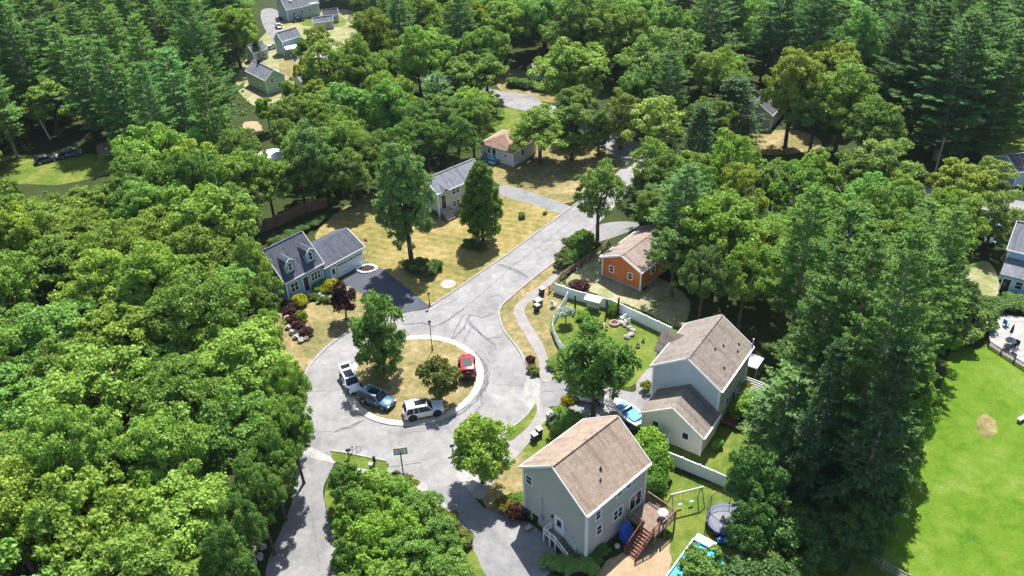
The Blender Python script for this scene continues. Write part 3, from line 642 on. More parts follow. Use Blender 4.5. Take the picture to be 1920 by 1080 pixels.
c4, s4 = math.cos(q4[2]), math.sin(q4[2]); dx, dy = -24.11-q4[0], 96.42-q4[1]; g4 = Vector((dx*c4+dy*s4, -dx*s4+dy*c4, 0))
gx0, gy0, GL, GW, GH, GR = 6.0, g4.y-.1, g4.x+5.6-6.0, 7.0, 2.7, 1.75
b = MB(); gable_body(b, GL, GW, GH, GR, .3, gx0, gy0); b.build('garage_wall', M['bluegrey'], h4.root)
b = MB(); roof_slab(b, GL, GW, GH, GR, gx0, gy0, xa=0); b.build('garage_roof', M['grey_roof'], h4.root)
b = MB(); b.bar((gx0, gy0-.03, GH-.08), (gx0+GL, gy0-.03, GH-.08), .06, .18); b.bar((gx0+GL+.03, gy0, GH-.09), (gx0+GL+.03, gy0+GW/2, GH+GR-.09), .06, .2); b.bar((gx0+GL+.03, gy0+GW, GH-.09), (gx0+GL+.03, gy0+GW/2, GH+GR-.09), .06, .2); b.build('garage_trim', M['white'], h4.root)
M['garage_door'] = mat('garage_door_paint', (.78, .84, .88), .5, noise=(2, .08))
b = MB(); yd = gy0+.3-.03; xd0 = gx0+GL-5.1+.25
b.box((xd0+2.15, yd, 1.05), (4.3, .05, 2.1)); gd = b.build('garage_door', M['garage_door'], h4.root)
b = MB()
for k in range(1, 4): b.box((xd0+2.15, yd-.03, k*.53), (4.3, .012, .03))
b.build('panel_seam', M['metal'], gd)
b = MB()
for k in range(8): b.box((xd0+.3+k*.53, yd-.035, 1.84), (.42, .02, .22))
b.build('pane', M['glass'], gd)
b = MB(); b.box((xd0+2.15, yd-.02, 2.17), (4.6, .08, .14)); b.box((xd0-.07, yd-.02, 1.05), (.14, .08, 2.1)); b.box((xd0+4.37, yd-.02, 1.05), (.14, .08, 2.1)); b.build('door_frame', M['white'], gd)
sv = h4.ov; h4.ov = gy0+.3; h4.door('R', xd0-.75, .02, .72, 1.95); h4.ov = sv

# H5 grey raised ranch
h5 = House('raised_ranch_house', (-10.6, 111.9, .72, 5.6, 9.6, 4.4, 1.7), 'pale grey raised ranch house with grey roof behind two lawn trees', M['palegrey'], M['pale_grey_roof'])
h5.window('R', 3.7, 3.65, .65, 1.0, n=2, glass='glass'); h5.window('R', 3.6, 1.5, .6, .9, n=2); h5.window('R', 7.0, 3.6, .65, .9, n=2); h5.window('R', 7.2, 1.5, .6, .8, n=2)
h5.door('R', 1.25, 1.6, .85, 2.1, leaf='black')
b = MB()
for k in range(5): b.box((1.25, -.1-k*.28, 1.45-k*.3), (1.5, .3, .3+.0*k)); 
b.box((1.25, .1, 1.45), (1.6, .5, .12)); b.build('door_step', M['stone'], h5.root)
b = MB()  # small peaked entry gable
P = [(.4, -.35, 4.1), (2.5, -.35, 4.1), (1.45, -.35, 5.0), (.4, 1.3, 4.75), (2.5, 1.3, 4.75), (1.45, 2.2, 5.35)]
b.face_strip(P+[(x, y, z-.12) for x, y, z in P], [(0, 2, 5, 3), (1, 4, 5, 2), (6, 9, 11, 8), (7, 8, 11, 10), (0, 6, 8, 2), (2, 8, 7, 1), (0, 3, 9, 6), (1, 7, 10, 4)]); b.build('entry_roof', M['pale_grey_roof'], h5.root)

# H6 white hip-roof bungalow
h6 = House('white_bungalow', (1.09, 128.98, .91, 7.3, 7.0, 2.68, 1.7), 'white bungalow with tan hipped roof and blue side deck', M['whiteside'], M['tan_roof'], hip=(2.4, 2.4))
h6.window('F', 1.9, 1.6, .6, .5); h6.door('F', 4.3, .5, .8, 1.9, leaf='teal'); h6.window('F', 5.4, 1.7, .6, .8); h6.window('R', 3, 1.6, .8, .9)
M['bluewood'] = mat('blue_stained_wood', (.07, .19, .29), .7, noise=(2, .2))
b = MB(); b.box((-.6, 4.5, .45), (1.7, 3.0, .08)); railing(b, (-1.4, 3.0), (-1.4, 6.0), .48, .8); railing(b, (-1.4, 6.0), (.2, 6.0), .48, .8)
for y in (3.1, 4.5, 5.9): b.box((-1.35, y, .22), (.1, .1, .44))
b.bar((-1.4, 3.0, .3), (-1.4, 6.0, .3), .04, .5); b.build('side_deck', M['bluewood'], h6.root)

# far houses
h8 = House('green_house', (-45.48, 170.4, 2.29, 4.63, 8.58, 3.1, 1.74), 'pale green house with pale grey gable roof, nearest of the far houses at upper left', M['green'], M['pale_grey_roof'], ov=.2)
h8.window('F', 3.0, 2.6, .5, .8); h8.window('L', 3.0, 1.6, .5, .7); h8.window('L', 6.0, 1.6, .5, .7); h8.window('F', 1.5, 1.3, .7, .8)
b = MB(); b.box((6.2, 2.3, 5.1), (.5, .5, .9)); b.build('chimney', M['black'], h8.roof)
p = to = None
h8b = House('garage_annex', (-41.5, 173.4, 2.29+math.pi/2, 3.4, 3.6, 2.2, 1.3), 'small pale grey roofed garage right beside the pale green house', M['green'], M['pale_grey_roof'], cat='garage', ov=.2)
h9 = House('teal_house', (-50.46, 191.74, .8, 3.3, 5.4, 3.4, 1.7), 'narrow teal-sided house with pale roof, behind the green house', M['teal'], M['pale_grey_roof'], ov=.15)
h9.window('F', 1.6, 2.8, .4, .6); h9.window('F', 1.0, 1.2, .4, .6); h9.window('R', 2, 1.6, .5, .6)
h10 = House('large_grey_house', (-54.97, 218.78, .61, 6.4, 9.2, 3.0, 3.05), 'large pale grey house with tall grey roof at the top edge', M['palegrey'], M['pale_grey_roof'], ov=.2)
for a in (2, 4.2, 6.5): h10.window('R', a, 1.7, .6, .8)
h10.window('F', 2.2, 3.8, .6, .8); h10.window('F', 4.2, 3.8, .6, .8); h10.window('F', 3.2, 1.7, .7, .8)
b = MB(); b.box((7.6, .2, 3.3), (2.2, 1.2, .12)); b.build('porch_roof', M['white'], h10.root)
b = MB(); b.box((2.2, 1.6, 4.9), (.5, .6, .03), tilt=Matrix.Rotation(R(43), 3, 'X')); b.build('skylight', M['white'], h10.roof)
def simple_house(name, px, rot, w, l, h, rise, label, wall, roof, cat='house', wins=True, hip=(0, 0)):
    p = at(*px); H = House(name, (p.x, p.y, rot, w, l, h, rise), label, M[wall], M[roof], cat=cat, ov=.2, hip=hip)
    if wins:
        H.window('F', w*.33, h*.55, .5, .7); H.window('F', w*.68, h*.55, .5, .7); H.window('R', l*.3, h*.55, .5, .7); H.window('R', l*.7, h*.55, .5, .7)
    return H
simple_house('white_cottage', (478, 118), .9, 3.0, 4.2, 2.2, 1.5, 'small white gabled cottage left of the teal house', 'whiteside', 'pale_grey_roof')
simple_house('blue_shed', (608, 45), .3, 3.0, 4.0, 2.0, 1.2, 'dark blue roofed shed right of the large grey house', 'palegrey', 'dark_roof', 'shed')
simple_house('grey_roof_house', (590, 58), .3, 2.4, 5.0, 2.0, 1.0, 'low pale grey roofed outbuilding below the blue shed', 'palegrey', 'pale_grey_roof', 'outbuilding')
simple_house('brown_roof_cottage', (1007, 161), .35, 5.5, 8.5, 2.2, 1.6, 'tan-roofed cottage behind hedges at the upper centre', 'whiteside', 'tan_roof')
simple_house('grey_cottage', (1445, 245), 1.0, 6.0, 9.0, 2.8, 2.0, 'pale cottage with dark grey roof under the trees at upper right', 'palegrey', 'dark_roof')
simple_house('hidden_house', (878, 95), .6, 5.0, 7.5, 2.6, 1.8, 'grey-roofed house half hidden in the woods at the top centre', 'palegrey', 'pale_grey_roof')
simple_house('white_band_house', (1898, 352), .15, 6.0, 9.0, 2.6, 1.5, 'dark-roofed grey house with a white eave on the right edge, upper one', 'palegrey', 'dark_roof')
# right edge blue house, two levels with lower roof in front
H15R = -.62; pb = at(1862, 541)+Vector((math.cos(H15R+math.pi/2)*2.3, math.sin(H15R+math.pi/2)*2.3, 0))
h15 = House('light_blue_house', (pb.x, pb.y, .10, 7.5, 12.0, 4.7, 2.4), 'light blue two-level house with grey roofs on the right edge', M['blueside'], M['pale_grey_roof'])
h15.root.rotation_euler.z = H15R
b = MB(); b.box((6.3, -1.15, 1.3), (11.4, 2.7, 2.6)); b.build('sun_room', M['blueside'], h15.root)
b = MB(); P = [(.2, -2.8, 2.6), (12.4, -2.8, 2.6), (12.4, .35, 3.6), (.2, .35, 3.6)]
b.face_strip(P+[(x, y, z-.14) for x, y, z in P], [(0, 1, 2, 3), (7, 6, 5, 4), (0, 4, 5, 1), (1, 5, 6, 2), (2, 6, 7, 3), (3, 7, 4, 0)]); b.build('lower_roof', M['pale_grey_roof'], h15.root)
sv = h15.ov; h15.ov = -2.5
for a in (2.6, 3.9, 5.2, 6.5, 8, 9.3): h15.window('R', a, 1.5, .75, 1.0, mull=True)
h15.door('R', 1.2, .02, .9, 2.0, leaf='black'); h15.ov = sv
h15.window('R', 4, 4.2, .9, .6); h15.window('R', 8, 4.2, .9, .6)
# patio of the blue house
sheet('patio', [(1856, 612), (1875, 588), (1960, 600), (2000, 700), (1925, 692), (1854, 648)], .09, M['apron'], smooth=False)
# canopies and small far roofs
def canopy(px, z, w, l, rot, label, name='canopy', m='white', rise=.35, cat='canopy', legs=True):
    p = at(px[0], px[1], z); t = empty(name, (p.x, p.y, 0), rot, label, cat)
    b = MB(); P = [(-l/2, -w/2, z), (l/2, -w/2, z), (l/2, w/2, z), (-l/2, w/2, z), (0, 0, z+rise)]
    b.face_strip(P+[(x, y, q-.18) for x, y, q in P[:4]], [(0, 1, 4), (1, 2, 4), (2, 3, 4), (3, 0, 4), (0, 5, 6, 1), (1, 6, 7, 2), (2, 7, 8, 3), (3, 8, 5, 0), (5, 8, 7, 6)]); b.build('roof', M[m], t)
    if legs:
        for sx in (-1, 1):
            for sy in (-1, 1): b = MB(); b.tube([(sx*(l/2-.1), sy*(w/2-.1), 0), (sx*(l/2-.1), sy*(w/2-.1), z-.02)], .04, 6); b.build('leg', M['metal'], t)
    return t
canopy((546, 88), 2.2, 2.6, 3.0, .4, 'white square canopy beside the teal house')
canopy((508, 290), 2.3, 4.6, 5.4, .5, 'large white canopy roof in the woods left of the brown fence')
canopy((1414, 676), 1.9, 1.6, 2.2, .95, 'pale grey canopy behind the grey house with the garage wing', m='vinyl')
# ------------------------------------------------------------------ vehicles
def paint(name, col, metal=.2): return mat(name, col, .28, .5, metal, coat=.7)
M['p_white'] = paint('white_car_paint', (.72, .73, .75), 0); M['p_blue'] = paint('steel_blue_paint', (.07, .155, .24), .3)
M['p_red'] = paint('red_car_paint', (.52, .012, .02), 0); M['p_dark'] = paint('dark_car_paint', (.05, .06, .08), .3); M['p_silver'] = paint('silver_car_paint', (.5, .52, .54), .4)
M['headlight'] = mat('headlight_glass', (.75, .78, .8), .15); M['tail'] = mat('tail_light', (.35, .01, .01), .25)
def loft(mb, stations, n_close=True):
    """stations: list of point rings of equal length"""
    k = len(mb.v); n = len(stations[0])
    for st in stations: mb.v += [tuple(p) for p in st]
    for i in range(len(stations)-1):
        for j in range(n): mb.f.append((k+i*n+j, k+i*n+(j+1) % n, k+(i+1)*n+(j+1) % n, k+(i+1)*n+j))
    mb.f.append(tuple(k+j for j in range(n))[::-1]); mb.f.append(tuple(k+(len(stations)-1)*n+j for j in range(n)))
def wheel(t, x, y, r, w, rim='rim'):
    b = MB(); sg = 1 if y > 0 else -1
    b.tube([(x, y-w/2, r), (x, y-w*.42, r), (x, y+w*.42, r), (x, y+w/2, r)], [r*.9, r, r, r*.9], 18); wo = b.build('wheel', M['tyre'], t, smooth=False)
    b = MB(); yo = y+sg*(w/2+.004); b.tube([(x, yo-sg*.02, r), (x, yo+sg*.012, r)], [r*.66, r*.62], 14)
    for k in range(5):
        a = k*2*math.pi/5; b.bar((x, yo+sg*.02, r), (x+math.cos(a)*r*.6, yo+sg*.02, r+math.sin(a)*r*.6), .05, .03)
    b.build('rim', M[rim], wo)
def car(name, label, px, pf, L_, W_, H_c, paintm, style='suv', roofm=None, rim='rim', glassroof=False, hatch=False, z=0.0, cat='car', group=None):
    L, W, H = L_*.93, W_*.95, H_c*.95
    a, f = at(*px), at(*pf); d = f-a; rz = math.atan2(d.y, d.x); t = empty(name, (a.x, a.y, z), rz, label, cat, group)
    hl, hw = L/2, W/2; P = M[paintm]; sh = .58*H if style != 'jeep' else .62*H; gc = .2
    # lower body: x, half width, top z, bottom z
    if style == 'suv': prof = [(-hl, .80, sh-.25, .42), (-hl+.06, .93, sh-.06, .30), (-hl+.35, 1, sh, .22), (-hl*.3, 1, sh, .2), (hl*.34, 1, sh-.02, .2), (hl*.62, .98, sh-.07, .2), (hl-.22, .93, sh-.14, .24), (hl-.05, .84, sh-.25, .32), (hl, .74, sh-.38, .42)]
    elif style == 'hatch': prof = [(-hl, .78, sh-.22, .42), (-hl+.08, .93, sh-.02, .28), (-hl+.4, 1, sh+.02, .2), (-hl*.3, 1, sh, .18), (hl*.30, 1, sh-.02, .18), (hl*.6, .97, sh-.10, .18), (hl-.22, .90, sh-.22, .22), (hl-.06, .80, sh-.34, .3), (hl, .66, sh-.44, .4)]
    else: prof = [(-hl, .86, sh-.04, .5), (-hl+.05, .9, sh, .45), (-hl*.3, .9, sh, .4), (hl*.30, .88, sh, .4), (hl*.45, .80, sh, .4), (hl-.15, .72, sh-.05, .45), (hl, .68, sh-.12, .5)]
    st = []
    for x, wf, zt, zb in prof:
        w = hw*wf; st.append([(x, -w*.92, zb), (x, -w, zb+.16), (x, -w, zt-.22), (x, -w*.965, zt-.07), (x, -w*.86, zt), (x, 0, zt+.03), (x, w*.86, zt), (x, w*.965, zt-.07), (x, w, zt-.22), (x, w, zb+.16), (x, w*.92, zb)])
    b = MB(); loft(b, st); body = b.build('body', P, t, smooth=True, bevel=0)
    body.data.polygons.foreach_set('use_smooth', [True]*len(body.data.polygons))
    # cabin glasshouse
    if style == 'suv': xb, xrb, xrf, xf = -hl+.10, -hl+.42, hl*.16, hl*.44
    elif style == 'hatch': xb, xrb, xrf, xf = -hl+.10, -hl+.85, hl*.10, hl*.46
    else: xb, xrb, xrf, xf = -hl+.05, -hl+.09, hl*.20, hl*.30
    wt = hw*(.78 if style != 'jeep' else .84); wb = hw*(.93 if style != 'jeep' else .88); rt = H-.05; s0 = sh-.01
    C = [(xb, -wb, s0), (xf, -wb, s0), (xf, wb, s0), (xb, wb, s0), (xrb, -wt, rt), (xrf, -wt, rt), (xrf, wt, rt), (xrb, wt, rt)]
    b = MB(); b.face_strip(C, [(3, 2, 1, 0), (4, 5, 6, 7), (0, 1, 5, 4), (1, 2, 6, 5), (2, 3, 7, 6), (3, 0, 4, 7)]); b.build('window_glass', M['darkglass'], t)
    rm = M[roofm] if roofm else P
    def lerp(p, q, u): return tuple(p[i]+(q[i]-p[i])*u for i in range(3))
    b = MB(); o_ = .045
    xr0, xr1 = xrb-.06, xrf+.08; st = []
    for x, zz, ww in ((xr0, rt-.04, wt*.95), (xr0+.12, rt+.02, wt+.03), ((xr0+xr1)/2, rt+.05, wt+.03), (xr1-.14, rt+.02, wt+.03), (xr1, rt-.035, wt*.96)):
        st.append([(x, -ww, zz-.07), (x, -ww, zz-.03), (x, -ww*.86, zz), (x, 0, zz+.015), (x, ww*.86, zz), (x, ww, zz-.03), (x, ww, zz-.07)])
    loft(b, st); b.build('roof', rm, t, smooth=True)
    for sg in (-1, 1):
        MB().bar((xf, sg*wb, s0), (xrf, sg*wt, rt), .07, .07).build('pillar', P, t); MB().bar((xb, sg*wb, s0), (xrb, sg*wt, rt), .12, .16).build('pillar', P, t)
        xm = (xb+xf)*.5+.05; xmt = (xrb+xrf)*.5+.05; MB().bar((xm, sg*(wb+.005), s0), (xmt, sg*(wt+.005), rt), .08, .03).build('pillar', P, t)
        if style == 'suv': MB().bar((xb+.95, sg*(wb+.005), s0), (xrb+.72, sg*(wt+.005), rt), .10, .03).build('pillar', P, t)
    wr = .37 if style != 'hatch' else .33
    if style == 'jeep': wr = .41
    wxs = (-hl*.60, hl*.62)
    for x in wxs:
        for sg in (-1, 1): wheel(t, x, sg*(hw-.10), wr, .24, rim)
    b = MB()
    for x in wxs:
        for sg in (-1, 1):
            ro, k = wr+.11, 9
            for j in range(k):
                a0, a1 = math.pi*j/k, math.pi*(j+1)/k
                b.bar((x+ro*math.cos(a0), sg*(hw-.03), wr+ro*math.sin(a0)), (x+ro*math.cos(a1), sg*(hw-.03), wr+ro*math.sin(a1)), .09 if style != 'jeep' else .28, .10)
        for sg in (-1, 1): b.tube([(x, sg*(hw-.24), wr), (x, sg*(hw+.002), wr)], [wr+.08]*2, 16)
    b.build('wheel_arch', M['black'], t)
    for sg in (-1, 1):
        b = MB(); b.box((hl-.13 if style != 'jeep' else hl+.0, sg*hw*.62 if style != 'jeep' else sg*hw*.5, sh-.27), (.2, .34, .13) if style != 'jeep' else (.06, .2, .2), rz=-sg*.35 if style != 'jeep' else 0); b.build('headlight', M['headlight'], t)
        b = MB(); b.box((-hl+.05, sg*hw*.76, sh-.12), (.12, .22, .26)); b.build('tail_light', M['tail'], t)
        b = MB(); b.blob((hl*.30, sg*(hw+.09), sh+.07), (.09, .12, .08), 8, jit=0); b.build('wing_mirror', P if style != 'jeep' else M['black'], t, smooth=True)
    b = MB(); b.box((hl-.01, 0, sh-.38), (.06, hw*.95, .2)); b.box((hl+.005, 0, .36), (.05, hw*1.3, .16)); b.build('grille', M['black'], t)
    b = MB(); b.box((hl+.02, 0, .42), (.02, .45, .11)); b.box((-hl-.01, 0, .75), (.03, .45, .11)); b.build('number_plate', M['white'], t)
    b = MB(); b.box((-hl+.0, 0, .42), (.1, hw*1.7, .2)); b.build('rear_bumper', M['black'] if style == 'jeep' else P, t)
    xr = (xrb+xrf)/2
    if glassroof: b = MB(); b.box((xr, 0, rt+.055), (xrf-xrb-.2, wt*1.5, .03)); b.build('glass_roof', M['darkglass'], t)
    elif style == 'suv': b = MB(); b.box((xr+.45, 0, rt+.058), (1.25, wt*1.15, .03)); b.build('sunroof', M['darkglass'], t)
    if style == 'suv':
        b = MB()
        for sg in (-1, 1):
            b.tube([(xrb+.1, sg*wt*.95, rt+.03), (xrb+.18, sg*wt*.95, rt+.11), (xrf-.25, sg*wt*.95, rt+.11), (xrf-.15, sg*wt*.95, rt+.03)], .02, 6)
        b.build('roof_rail', M['metal'], t)
    if hatch:
        b = MB(); zt = rt+.05
        P0 = [(xrb-.02, -wt*.95, zt), (xrb-.02, wt*.95, zt), (xrb-.95, wt*.98, zt+.38), (xrb-.95, -wt*.98, zt+.38), (xrb-1.15, wt*.9, zt+.18), (xrb-1.15, -wt*.9, zt+.18)]
        Q0 = [(x, y, q-.06) for x, y, q in P0]
        b.face_strip(P0+Q0, [(0, 1, 2, 3), (3, 2, 4, 5), (9, 8, 7, 6), (11, 10, 8, 9), (0, 6, 7, 1), (1, 7, 8, 2), (2, 8, 10, 4), (4, 10, 11, 5), (5, 11, 9, 3), (3, 9, 6, 0)])
        o = b.build('tailgate', P, t); o['label'] = 'raised open tailgate'
        b = MB(); P1 = [(xrb-.22, -wt*.75, zt+.095), (xrb-.22, wt*.75, zt+.095), (xrb-.72, wt*.78, zt+.295), (xrb-.72, -wt*.78, zt+.295)]
        b.face_strip(P1+[(x, y, q-.02) for x, y, q in P1], [(0, 1, 2, 3), (7, 6, 5, 4), (0, 4, 5, 1), (1, 5, 6, 2), (2, 6, 7, 3), (3, 7, 4, 0)]); b.build('rear_window', M['darkglass'], o)
    if style == 'jeep':
        b = MB(); b.tube([(-hl-.06, 0, sh+.02), (-hl-.30, 0, sh+.02)], [.41, .41], 18); sw = b.build('spare_wheel', M['tyre'], t)
        b = MB(); b.tube([(-hl-.305, 0, sh+.02), (-hl-.33, 0, sh+.02)], [.24, .22], 14); b.build('rim', M['blackrim'], sw)
        b = MB(); b.box((xr+.15, 0, rt+.058), (xrf-xrb-.5, wt*1.55, .03)); b.build('soft_top', M['black'], t)
        b = MB(); b.box((hl+.10, 0, .52), (.2, hw*1.7, .18)); b.build('front_bumper', M['black'], t)
    return t
def mid(p, q): return ((p[0]+q[0])/2, (p[1]+q[1])/2)
car('white_suv', 'white SUV with dark wheels and sunroof parked lowest on the island edge', (795, 777), (850, 766), 4.75, 1.95, 1.75, 'p_white', 'suv', rim='blackrim', z=.17, group='cars parked on the island')
car('blue_suv', 'steel blue SUV with black sunroof parked between the two white cars', (708, 757), (745, 771), 4.6, 1.9, 1.68, 'p_blue', 'suv', z=.17, group='cars parked on the island')
car('white_hatchback', 'white hatchback with its tailgate raised and dark glass roof', (659, 722), (671, 745), 4.4, 1.85, 1.38, 'p_white', 'hatch', glassroof=True, hatch=True, z=.10, group='cars parked on the island')
car('red_off_roader', 'red boxy off-road car with black roof panel and rear spare wheel', (877, 697), (874.5, 668), 4.1, 1.85, 1.85, 'p_red', 'jeep', rim='blackrim', z=.17, group='cars parked on the island')
car('dark_car', 'dark car half hidden under the yard tree in the driveway', (1101, 748), (1070, 742), 4.4, 1.8, 1.5, 'p_silver', 'hatch', z=.03)
car('white_car', 'white car parked among trees left of the light blue house', (1847, 447), (1856, 462), 4.3, 1.8, 1.45, 'p_white', 'hatch', z=.03)
car('silver_car', 'silver car behind the white car near the light blue house', (1853, 425), (1873, 428), 4.3, 1.8, 1.45, 'p_silver', 'hatch', z=.03)
car('dark_blue_car', 'dark blue car on the shaded grass at far left, left one', (88, 303), (100, 300), 4.2, 1.8, 1.4, 'p_dark', 'hatch', z=.02)
car('teal_car', 'pale blue car on the shaded grass at far left, right one', (132, 293), (148, 290), 4.2, 1.8, 1.4, 'p_blue', 'hatch', z=.02)
car('parked_car_far', 'dark car parked in front of the large grey house', (560, 40), (572, 38), 3.2, 1.4, 1.1, 'p_dark', 'hatch', z=.03)
car('small_white_car', 'white car parked on the street below the large grey house', (523, 52), (527, 58), 3.2, 1.4, 1.1, 'p_white', 'hatch', z=.03)
car('white_far_car', 'white car between the white cottage and the teal house', (508, 92), (516, 90), 3.2, 1.4, 1.1, 'p_white', 'hatch', z=.03)
car('street_car', 'dark blue car on the cross street under trees at right', (1484, 338), (1500, 340), 4.3, 1.8, 1.45, 'p_dark', 'hatch', z=.03)
car('driveway_car', 'silver car under trees beside the grey raised ranch', (722, 322), (716, 310), 4.3, 1.8, 1.4, 'p_silver', 'hatch', z=.03)
# boat on a trailer by the garage
M['tarp'] = mat('blue_tarp', (.05, .30, .62), .45, noise=(2, .25), bump=(4, .6)); M['boat_white'] = mat('boat_gelcoat', (.66, .66, .62), .35)
pa, pb_ = at(1195, 795, .3), at(1158, 768, .3); d = pb_-pa; t = empty('boat', (pa.x*.5+pb_.x*.5, pa.y*.5+pb_.y*.5, 0), math.atan2(d.y, d.x), 'white boat with bright blue inside on a trailer beside the cream garage', 'boat')
st = []
for x, w, zt, zb in ((-2.2, .95, 1.15, .5), (-1.2, 1.05, 1.15, .45), (.2, 1.05, 1.2, .45), (1.3, .8, 1.28, .55), (2.1, .38, 1.38, .8), (2.5, .05, 1.42, 1.1)):
    st.append([(x, -w, zt), (x, -w*.9, zb+.35), (x, 0, zb), (x, w*.9, zb+.35), (x, w, zt), (x, w*.86, zt+.02), (x, 0, zt-.12), (x, -w*.86, zt+.02)])
b = MB(); loft(b, st); b.build('hull', M['boat_white'], t)
b = MB(); b.box((-.8, 0, 1.24), (1.9, 1.6, .16)); b.box((.9, 0, 1.32), (.7, 1.3, .12)); b.build('cover', M['tarp'], t, bevel=.05)
b = MB(); P = [(.15, -.8, 1.25), (.15, .8, 1.25), (-.12, .7, 1.7), (-.12, -.7, 1.7)]; b.face_strip(P+[(x+.04, y, z) for x, y, z in P], [(0, 1, 2, 3), (7, 6, 5, 4), (0, 4, 5, 1), (1, 5, 6, 2), (2, 6, 7, 3), (3, 7, 4, 0)]); b.build('windscreen', M['glass'], t)
b = MB(); b.box((-2.3, 0, 1.0), (.35, .4, .6)); b.build('outboard_motor', M['black'], t, bevel=.05)
b = MB(); b.bar((-2, -.6, .42), (1.4, -.6, .42), .08); b.bar((-2, .6, .42), (1.4, .6, .42), .08); b.bar((1.4, -.6, .42), (3.2, 0, .42), .08); b.bar((1.4, .6, .42), (3.2, 0, .42), .08)
for y in (-.95, .95): b.tube([(-.9, y-.1, .3), (-.9, y+.1, .3)], .3, 14)
b.build('trailer', M['black'], t)

# ------------------------------------------------------------------ fences
def fence(name, pts, h, label, m='vinyl', post=1.8, kind='panel', cat='fence', world=False, smooth=False, cap=.04, th=.05):
    Q = [at(*p) if not world else Vector(p) for p in pts]
    if smooth: Q = smooth_line(Q, False, 5)
    t = empty(name, Q[0], 0, label, cat); Q = [q-Q[0] for q in Q]
    # resample
    S = [Q[0]]; acc = 0
    for a, b_ in zip(Q, Q[1:]):
        L = (b_-a).length; k = max(1, round(L/post)) if not smooth else 1
        if smooth:
            acc += L
            if acc >= post*.9: S.append(b_); acc = 0
        else:
            for j in range(1, k+1): S.append(a.lerp(b_, j/k))
    if smooth and (S[-1]-Q[-1]).length > .3: S.append(Q[-1])
    up = Vector((0, 0, 1))
    if kind == 'panel':
        for a, b_ in zip(S, S[1:]):
            mb = MB(); mb.bar(a+up*h*.5, b_+up*h*.5, th, h*.92); mb.bar(a+up*h*.97, b_+up*h*.97, th*2, .07); mb.bar(a+up*.1, b_+up*.1, th*1.8, .1)
            L = (b_-a).length; n = int(L/.15)
            nn = (b_-a).normalized().cross(up)
            for j in range(1, n): q = a.lerp(b_, j/n); mb.bar(q+up*.16-nn*.03, q+up*h*.93-nn*.03, .012, .012); mb.bar(q+up*.16+nn*.03, q+up*h*.93+nn*.03, .012, .012)
            mb.build('fence_panel', M[m], t)
    elif kind == 'picket':
        for a, b_ in zip(S, S[1:]):
            mb = MB(); mb.bar(a+up*h*.85, b_+up*h*.85, .05, .08); mb.bar(a+up*.2, b_+up*.2, .05, .08)
            L = (b_-a).length; n = int(L/.16)
            for j in range(1, n): q = a.lerp(b_, j/n); mb.bar(q+up*.05, q+up*h*.97, .09, .03, up=tuple((b_-a).normalized()))
            mb.build('fence_panel', M[m], t)
    elif kind == 'rail':
        for a, b_ in zip(S, S[1:]):
            for z in (.35, .62, .9): mb = MB(); mb.tube([a+up*h*z, (a+b_)/2+up*(h*z-.02), b_+up*h*z], [.05, .06, .05], 6); mb.build('rail', M[m], t)
    for s_ in S:
        mb = MB(); w = .12 if kind != 'rail' else .14; hh = h+(.08 if kind == 'panel' else 0)
        mb.box((s_.x, s_.y, hh/2), (w, w, hh))
        if kind == 'panel' and cap: mb.face_strip([(s_.x-.08, s_.y-.08, hh), (s_.x+.08, s_.y-.08, hh), (s_.x+.08, s_.y+.08, hh), (s_.x-.08, s_.y+.08, hh), (s_.x, s_.y, hh+.09)], [(0, 1, 4), (1, 2, 4), (2, 3, 4), (3, 0, 4), (3, 2, 1, 0)])
        mb.build('post', M[m], t)
    return t
fence('vinyl_fence', [(1040, 549), (1075, 562), (1145, 580), (1258, 633)], 1.55, 'white vinyl panel fence running from the footpath to the grey house')
fence('picket_fence', [(1064, 562), (1052, 585), (1036, 612), (1038, 630), (1050, 655), (1066, 678), (1072, 702)], 1.2, 'curving pale picket fence round the toy-strewn garden', kind='picket', m='vinyl', smooth=True, post=1.6)
fence('split_rail_fence', [(1030, 549), (1052, 524), (1085, 502), (1118, 480), (1140, 462)], 1.15, 'split-rail wooden fence beside the footpath near the orange building', kind='rail', m='rail_wood', post=2.4)
fence('vinyl_fence', [(1246, 866), (1310, 893), (1394, 929)], 1.6, 'white vinyl panel fence between the two back yards below the garage wing')
fence('vinyl_gate', [(1243, 862), (1252, 838)], 1.7, 'short white gate leading to the cream garage wall', cat='gate')
fence('wooden_fence', [(472, 445), (520, 425), (560, 405), (614, 388)], 1.9, 'brown weathered board fence at the edge of the left woods', m='fence_brown', cap=0)
fence('field_fence', [(1425, 1010), (1490, 985), (1560, 1015), (1700, 1095)], 1.3, 'low dark fence in the shade behind the big pines', kind='rail', m='pole_wood', post=2.4)
fence('patio_fence', [(1852, 650), (1925, 697), (1990, 735)], .9, 'low dark railing along the pale patio at right', kind='picket', m='black', post=2.0)
fence('retaining_fence', [(1060, 775), (1085, 784), (1108, 800)], .9, 'short pale fence between the shrubs behind the brown-roofed house', kind='rail', m='vinyl', post=2)
